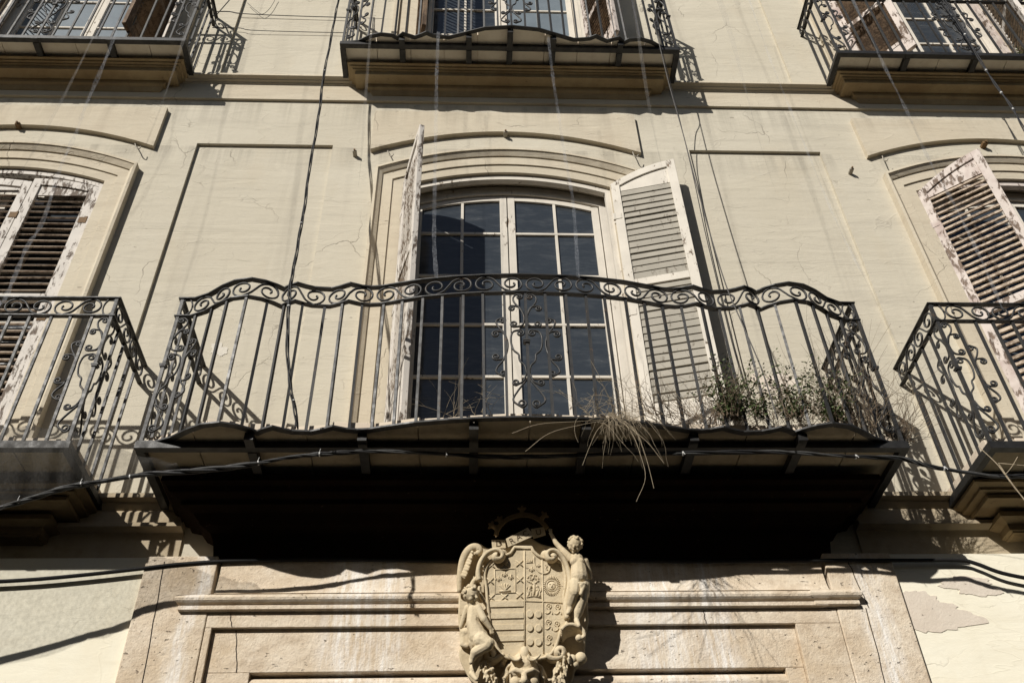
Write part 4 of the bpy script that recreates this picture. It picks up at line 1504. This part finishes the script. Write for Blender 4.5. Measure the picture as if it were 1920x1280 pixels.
cable('wall_wire', [(402, 32, -.03), (430, 0, -.03), (445, -20, -.03)], .003, 'greycable', 'short slanting wire rising beside the top left balcony rail', k=3)
cable('wall_wire', [(464, 6, -.03), (480, 20, -.03), (492, 27, -.03), (506, 16, -.03), (518, -4, -.03)], .0026, 'greycable', 'thin looping wire near the top edge above the two wall wires', k=5)

# small iron fixings on the wall
for (x, y, lab, s) in ((665, 284, 'small pale bracket stub on the wall left of the central panel', .022), (948, 248, 'small square stub above the middle of the central window', .022), (33, 232, 'dark round stub above the left window', .026), (1597, 317, 'small stub on the plain wall left of the right window', .022), (1847, 268, 'rough stub with a crumbling nest above the right window', .030)):
    p = at(x, y, -.075)
    s *= .75
    th = thing('bracket_stub', (p.x, -.04, p.z), lab, 'bracket', 'stubs fixed to the wall')
    m = MB()
    m.box(p.x - s, p.x + s, -.085, -.012, p.z - s * .7, p.z + s * .7)
    m.build('stub', 'bracket' if x not in (33, 1847) else 'rust', th, bevel=.005)
    MB().tube([(p.x, -.086, p.z), (p.x, -.098, p.z)], s * .45, 8).build('bolt', 'rust', th)
for (x, y, lab) in ((727, 286, 'small hook under the left end of the central window panel'), (1186, 287, 'small hook under the right end of the central window panel'), (253, 272, 'small hook under the right end of the left window panel'), (1654, 295, 'small hook under the left end of the right window panel')):
    MB().tube(smooth_path([at(x, y - 3, -.03), at(x + 1, y, -.075), at(x + 3, y + 5, -.09), at(x + 8, y + 7, -.095), at(x + 11, y + 3, -.09)], 4), .0045, 6).build('wall_hook', 'bracket', None, True, lab, 'hook', 'hooks on the wall')

# seams of the sheer safety net hung before the facade
for (pts, wd, lab) in (
        ([(222, 40, -.6), (205, 94, -.6), (161, 198, -.55), (143, 249, -.5), (114, 312, -.45), (81, 413, -.4), (51, 462, -.45), (25, 524, -.6), (5, 570, -.7)], .018, 'sheer net seam drifting down in front of the left window'),
        ([(822, 60, -.6), (819, 130, -.6), (817, 250, -.55), (815, 360, -.55), (814, 450, -.7), (818, 520, -1.0)], .016, 'sheer net seam hanging in front of the left half of the central window'),
        ([(1028, 70, -.65), (1036, 140, -.62), (1048, 220, -.55), (1062, 310, -.5), (1072, 360, -.5), (1078, 420, -.55), (1084, 520, -.95)], .014, 'sheer net seam hanging in front of the right half of the central window'),
        ([(1590, -20, -.55), (1655, 118, -.6), (1700, 208, -.55), (1742, 300, -.5), (1790, 385, -.5), (1846, 500, -.6), (1880, 580, -.75)], .014, 'sheer net seam slanting down across the right window and its half open shutter'),
        ([(1398, -20, -.4), (1440, 100, -.35), (1482, 206, -.3), (1520, 300, -.25), (1570, 420, -.3), (1620, 520, -.4)], .010, 'faint net seam slanting over the plain wall between the central and right windows')):
    P = pxpath(pts, 8)
    mb = MB()
    v, f = [], []
    for i, p in enumerate(P):
        d = (P[min(i + 1, len(P) - 1)] - P[max(0, i - 1)]).normalized()
        sd_ = d.cross(Vector((0, 1, 0))).normalized()
        q = .8 * wd * (1 + .18 * math.sin(i * 1.7))
        tw = Vector((0, .006 * math.sin(i * .9), 0))
        v += [p - sd_ * q + tw, p - tw * .5, p + sd_ * q - tw]
    for i in range(len(P) - 1):
        for k in range(2):
            f.append((i * 3 + k, i * 3 + k + 1, (i + 1) * 3 + k + 1, (i + 1) * 3 + k))
    MB().add(v, f).build('net_seam', 'net', None, True, lab, 'net seam', 'seams of the sheer safety net')

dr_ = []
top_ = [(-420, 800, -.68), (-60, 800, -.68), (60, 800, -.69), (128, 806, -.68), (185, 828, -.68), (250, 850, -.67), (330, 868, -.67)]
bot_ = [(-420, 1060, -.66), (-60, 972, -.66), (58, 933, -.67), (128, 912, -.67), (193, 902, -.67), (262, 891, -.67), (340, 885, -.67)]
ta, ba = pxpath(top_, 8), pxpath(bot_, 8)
v, f = [], []
for i, (a, b) in enumerate(zip(ta, ba)):
    for k in range(9):
        t = k / 8
        p = a.lerp(b, t)
        v.append(p + Vector((0, .012 * math.sin(i * 1.1 + k * .4) - .03 * math.sin(math.pi * t), 0)))
for i in range(len(ta) - 1):
    for k in range(8):
        f.append((i * 9 + k, i * 9 + k + 1, (i + 1) * 9 + k + 1, (i + 1) * 9 + k))
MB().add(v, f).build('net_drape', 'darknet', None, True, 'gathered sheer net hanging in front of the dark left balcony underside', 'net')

for sx_, lab in ((-2.05, 'very faint net fold left of the vertical black cable, over the sunk left panel'), (-1.38, 'very faint net fold just right of the vertical black cable'), (.02, 'very faint net fold before the glass doors and their scroll ornament'), (2.02, 'very faint net fold over the plain wall right of the open white shutter'), (2.72, 'very faint net fold near the small stub left of the right window')):
    v, f = [], []
    for i in range(41):
        z = 6.3 + 6.4 * i / 40
        x = sx_ - .756 * 1.0 + .03 * math.sin(z * 1.3 + sx_)
        hw_ = (.020 + .008 * math.sin(z * 2.1 + sx_ * 3)) * min(1, i / 14 + .03)
        v += [(x - hw_, -1.0, z), (x + hw_, -1.0 + .01 * math.sin(z * 3), z)]
    f = [(2 * i, 2 * i + 1, 2 * i + 3, 2 * i + 2) for i in range(40)]
    MB().add(v, f).build('net_fold', 'sheer', None, True, lab, 'net fold', 'folds of the sheer safety net')

# ------------------------------------------------------------------ plants


def twigs(n, base, spread, hgt, lean, seed, r=.0016, curl=.5, droop=0.0):
    q = random.Random(seed)
    mb = MB()
    for i in range(n):
        p = Vector((base[0] + q.uniform(-spread, spread), base[1] + q.uniform(-spread, spread) * .6, base[2]))
        d = Vector((q.gauss(lean[0], .55), q.gauss(lean[1], .45), 1.0)).normalized()
        L = hgt * q.uniform(.4, 1.1)
        pts = [p.copy()]
        m = 6
        for k in range(m):
            d = (d + Vector((q.gauss(0, curl), q.gauss(0, curl), q.gauss(-.08 - droop * k, curl * .6))) * .35).normalized()
            p = p + d * L / m
            p.z = max(p.z, base[2] + .004) if droop == 0 else p.z
            pts.append(p.copy())
        rr_ = [r * (1 - .75 * k / m) for k in range(m + 1)]
        mb.tube(pts, rr_, 4, caps=False)
        if q.random() < .6:
            k = q.randint(2, 4)
            e = (Vector((q.gauss(0, 1), q.gauss(0, 1), q.gauss(.4, .6)))).normalized()
            mb.tube([pts[k], pts[k] + e * L * .18, pts[k] + (e + Vector((q.gauss(0, .4), 0, q.gauss(0, .4)))) * L * .3], r * .6, 4, caps=False)
    return mb


def sprig(base, hgt, n, seed, leaf=.011, lean=(0, 0)):
    q = random.Random(seed)
    st, lv = MB(), MB()
    for i in range(n):
        p = Vector((base[0] + q.uniform(-.05, .05), base[1] + q.uniform(-.04, .04), base[2]))
        d = Vector((q.gauss(lean[0], .28), q.gauss(lean[1], .25), 1)).normalized()
        L = hgt * q.uniform(.5, 1.05)
        pts = [p.copy()]
        for k in range(9):
            d = (d + Vector((q.gauss(0, .16), q.gauss(0, .16), q.gauss(0, .06)))).normalized()
            p = p + d * L / 9
            pts.append(p.copy())
            for j in range(q.randint(3, 6)):
                a = q.uniform(0, 6.28)
                o = Vector((math.cos(a), math.sin(a), q.uniform(-.3, .6))).normalized()
                c = p + o * q.uniform(.006, .035)
                sz = leaf * q.uniform(.55, 1.25)
                w_ = o.cross(Vector((q.gauss(0, 1), q.gauss(0, 1), q.gauss(0, 1)))).normalized()
                lv.add([c - o * sz * .9, c + w_ * sz * .5, c + o * sz, c - w_ * sz * .5], [(0, 1, 2, 3)])
        st.tube(pts, [.0022 * (1 - .07 * k) for k in range(len(pts))], 4, caps=False)
    return st, lv


ZF = 4.675
# straw tuft hanging over the front edge
straw = thing('dry_grass', tuple(at(1150, 790, -.80)), 'tuft of straw coloured dry grass hanging over the front edge of the bowed balcony', 'dry plant')
q = random.Random(4)
mb = MB()
for i in range(95):
    core = i < 66
    p = at(q.gauss(1150, 17), q.gauss(787, 5), q.uniform(-.86, -.76))
    dirx = q.gauss(.02, .22) if core else q.gauss(.05, .5)
    L = q.uniform(.08, .24) if core else q.uniform(.2, .46)
    pts = [p]
    d = Vector((dirx * 1.6 + q.gauss(0, .25), q.uniform(-1, -.1), q.uniform(-.4, .8))).normalized()
    for k in range(8):
        d = (d + Vector((dirx * .14, .09, -.34)) + Vector((q.gauss(0, .15), q.gauss(0, .12), q.gauss(0, .10)))).normalized()
        p = p + d * L / 8
        pts.append(p)
    r0 = q.uniform(.0008, .0017)
    mb.tube(pts, [r0 * (1 - .09 * k) for k in range(9)], 4, caps=False)
for pts in ([(1165, 788, -.86), (1185, 812, -.93), (1200, 850, -.95), (1210, 895, -.95), (1193, 940, -.94)], [(1170, 788, -.86), (1195, 815, -.94), (1212, 860, -.96), (1226, 915, -.95)], [(1160, 788, -.86), (1185, 805, -.95), (1215, 830, -.97), (1245, 868, -.96)], [(1140, 788, -.86), (1120, 806, -.93), (1105, 838, -.94), (1092, 872, -.94)], [(1138, 787, -.86), (1090, 796, -.95), (1030, 812, -.98), (985, 846, -.97)], [(1130, 787, -.86), (1080, 790, -.94), (1010, 795, -.99), (960, 812, -.98)]):
    mb.tube(pxpath(pts, 5), .0012, 4, caps=False)
mb.build('hanging_stems', 'straw', straw)
twigs(26, tuple(at(1150, 785, -.80)), .10, .30, (-.5, -.6), 15, .0016, .5, .18).build('side_stems', 'straw', straw)
for (x, y, dep, n, sp, h, ln, lab, sd_) in (
        (1250, 775, -.74, 45, .14, .30, (-.5, -.3), 'low tangle of brown twigs spreading through the railing under the white shutter', 21),
        (1345, 780, -.70, 80, .16, .42, (.0, -.1), 'bushy brown dry weed behind the railing beside the first green sprig', 22),
        (1460, 780, -.70, 60, .18, .36, (.1, -.1), 'reddish dry weed between the green sprigs on the bowed balcony', 23),
        (1590, 780, -.62, 120, .12, .66, (.12, -.08), 'tall mass of dead stems in the right corner of the bowed balcony', 24),
        (1670, 800, -.55, 60, .08, .42, (.6, -.1), 'wiry dead twigs sticking out past the right side rail', 25)):
    p = at(x, y, dep)
    tw_ = thing('dried_weed', (p.x, dep, ZF), lab, 'dry plant', 'dead weeds on the balcony floor')
    twigs(n, (p.x, dep, ZF), sp, h, ln, sd_, .0019).build('stems', 'twig', tw_)
    twigs(n // 3, (p.x, dep, ZF), sp, h * 1.1, ln, sd_ + 50, .0015).build('pale_stems', 'straw', tw_)
for (x, y, dep, n, h, lab, sd_) in ((1372, 785, -.76, 34, .38, 'bright green leafy sprig beside the thin cable on the bowed balcony', 31), (1495, 785, -.76, 26, .40, 'tall loose green sprig in the middle of the weeds', 32), (1565, 785, -.72, 30, .34, 'dark green sprig next to the corner stems', 33), (1430, 790, -.78, 8, .18, 'low green shoot right behind the railing foot', 34)):
    p = at(x, y, dep)
    t_ = thing('green_weed', (p.x, dep, ZF), lab, 'plant', 'green weeds on the balcony floor')
    a, b = sprig((p.x, dep, ZF), h, n, sd_)
    a.build('stem', 'twig', t_)
    b.build('leaves', 'leaf', t_)
for (x, dep, lab, sd_) in ((840, -.78, 'thin pale seed stalks in front of the left door leaf', 41), (905, -.80, 'thin pale forked stalks beside the scroll ornament', 42), (1105, -.80, 'thin pale stalks in front of the right door leaf', 43)):
    p = at(x, 770, dep)
    t_ = thing('seed_stalk', (p.x, dep, ZF), lab, 'dry plant', 'thin stalks on the balcony floor')
    twigs(9, (p.x, dep, ZF), .05, .30, (.1, -.1), sd_, .0011, .45).build('stems', 'straw', t_)
p = at(1905, 88, -.3)
t_ = thing('green_weed', (p.x, -.3, 9.0), 'small green plant on the floor of the upper right balcony', 'plant')
a, b = sprig((p.x, -.3, 9.01), .22, 12, 51)
a.build('stem', 'twig', t_)
b.build('leaves', 'leaf', t_)
t_ = thing('seed_stalk', tuple(at(1838, 838, -.7)), 'long pale stalks drooping in front of the right balcony edge', 'dry plant')
mb = MB()
for pts in ([(1836, 838, -.66), (1868, 868, -.78), (1886, 892, -.84), (1904, 916, -.86), (1925, 940, -.88)], [(1872, 868, -.78), (1892, 898, -.85), (1912, 925, -.87), (1930, 950, -.88)], [(1884, 890, -.84), (1896, 876, -.84), (1908, 856, -.83)], [(1872, 868, -.79), (1895, 870, -.82), (1925, 873, -.82)]):
    mb.tube(pxpath(pts, 5), .0021, 4)
mb.build('stems', 'straw', t_)

# the house across the narrow street, behind the camera: it shades the street and keeps the low sky off the wall
hs = thing('opposite_house', (0, -9.5, 0), 'plain grey house on the other side of the narrow street', 'building')
MB().box(-16, 17, -16, -9.0, 0, 9.4).build('wall', m_plaster('street_plaster', (.20, .18, .15), (.17, .15, .12), (.13, .11, .09), (.06, .05, .04)), hs)
MB().box(-16.1, 17.1, -9.3, -8.85, 9.4, 9.6).build('cornice', 'trim', hs)
for i in range(8):
    x = -14 + i * 4
    for z in (1.2, 5.2):
        f_ = MB().box(x - .6, x + .6, -8.995, -8.96, z, z + 2.4).build('window', 'white', hs)
        MB().box(x - .5, x + .5, -8.958, -8.955, z + .1, z + 2.3).build('pane', 'glass', f_)
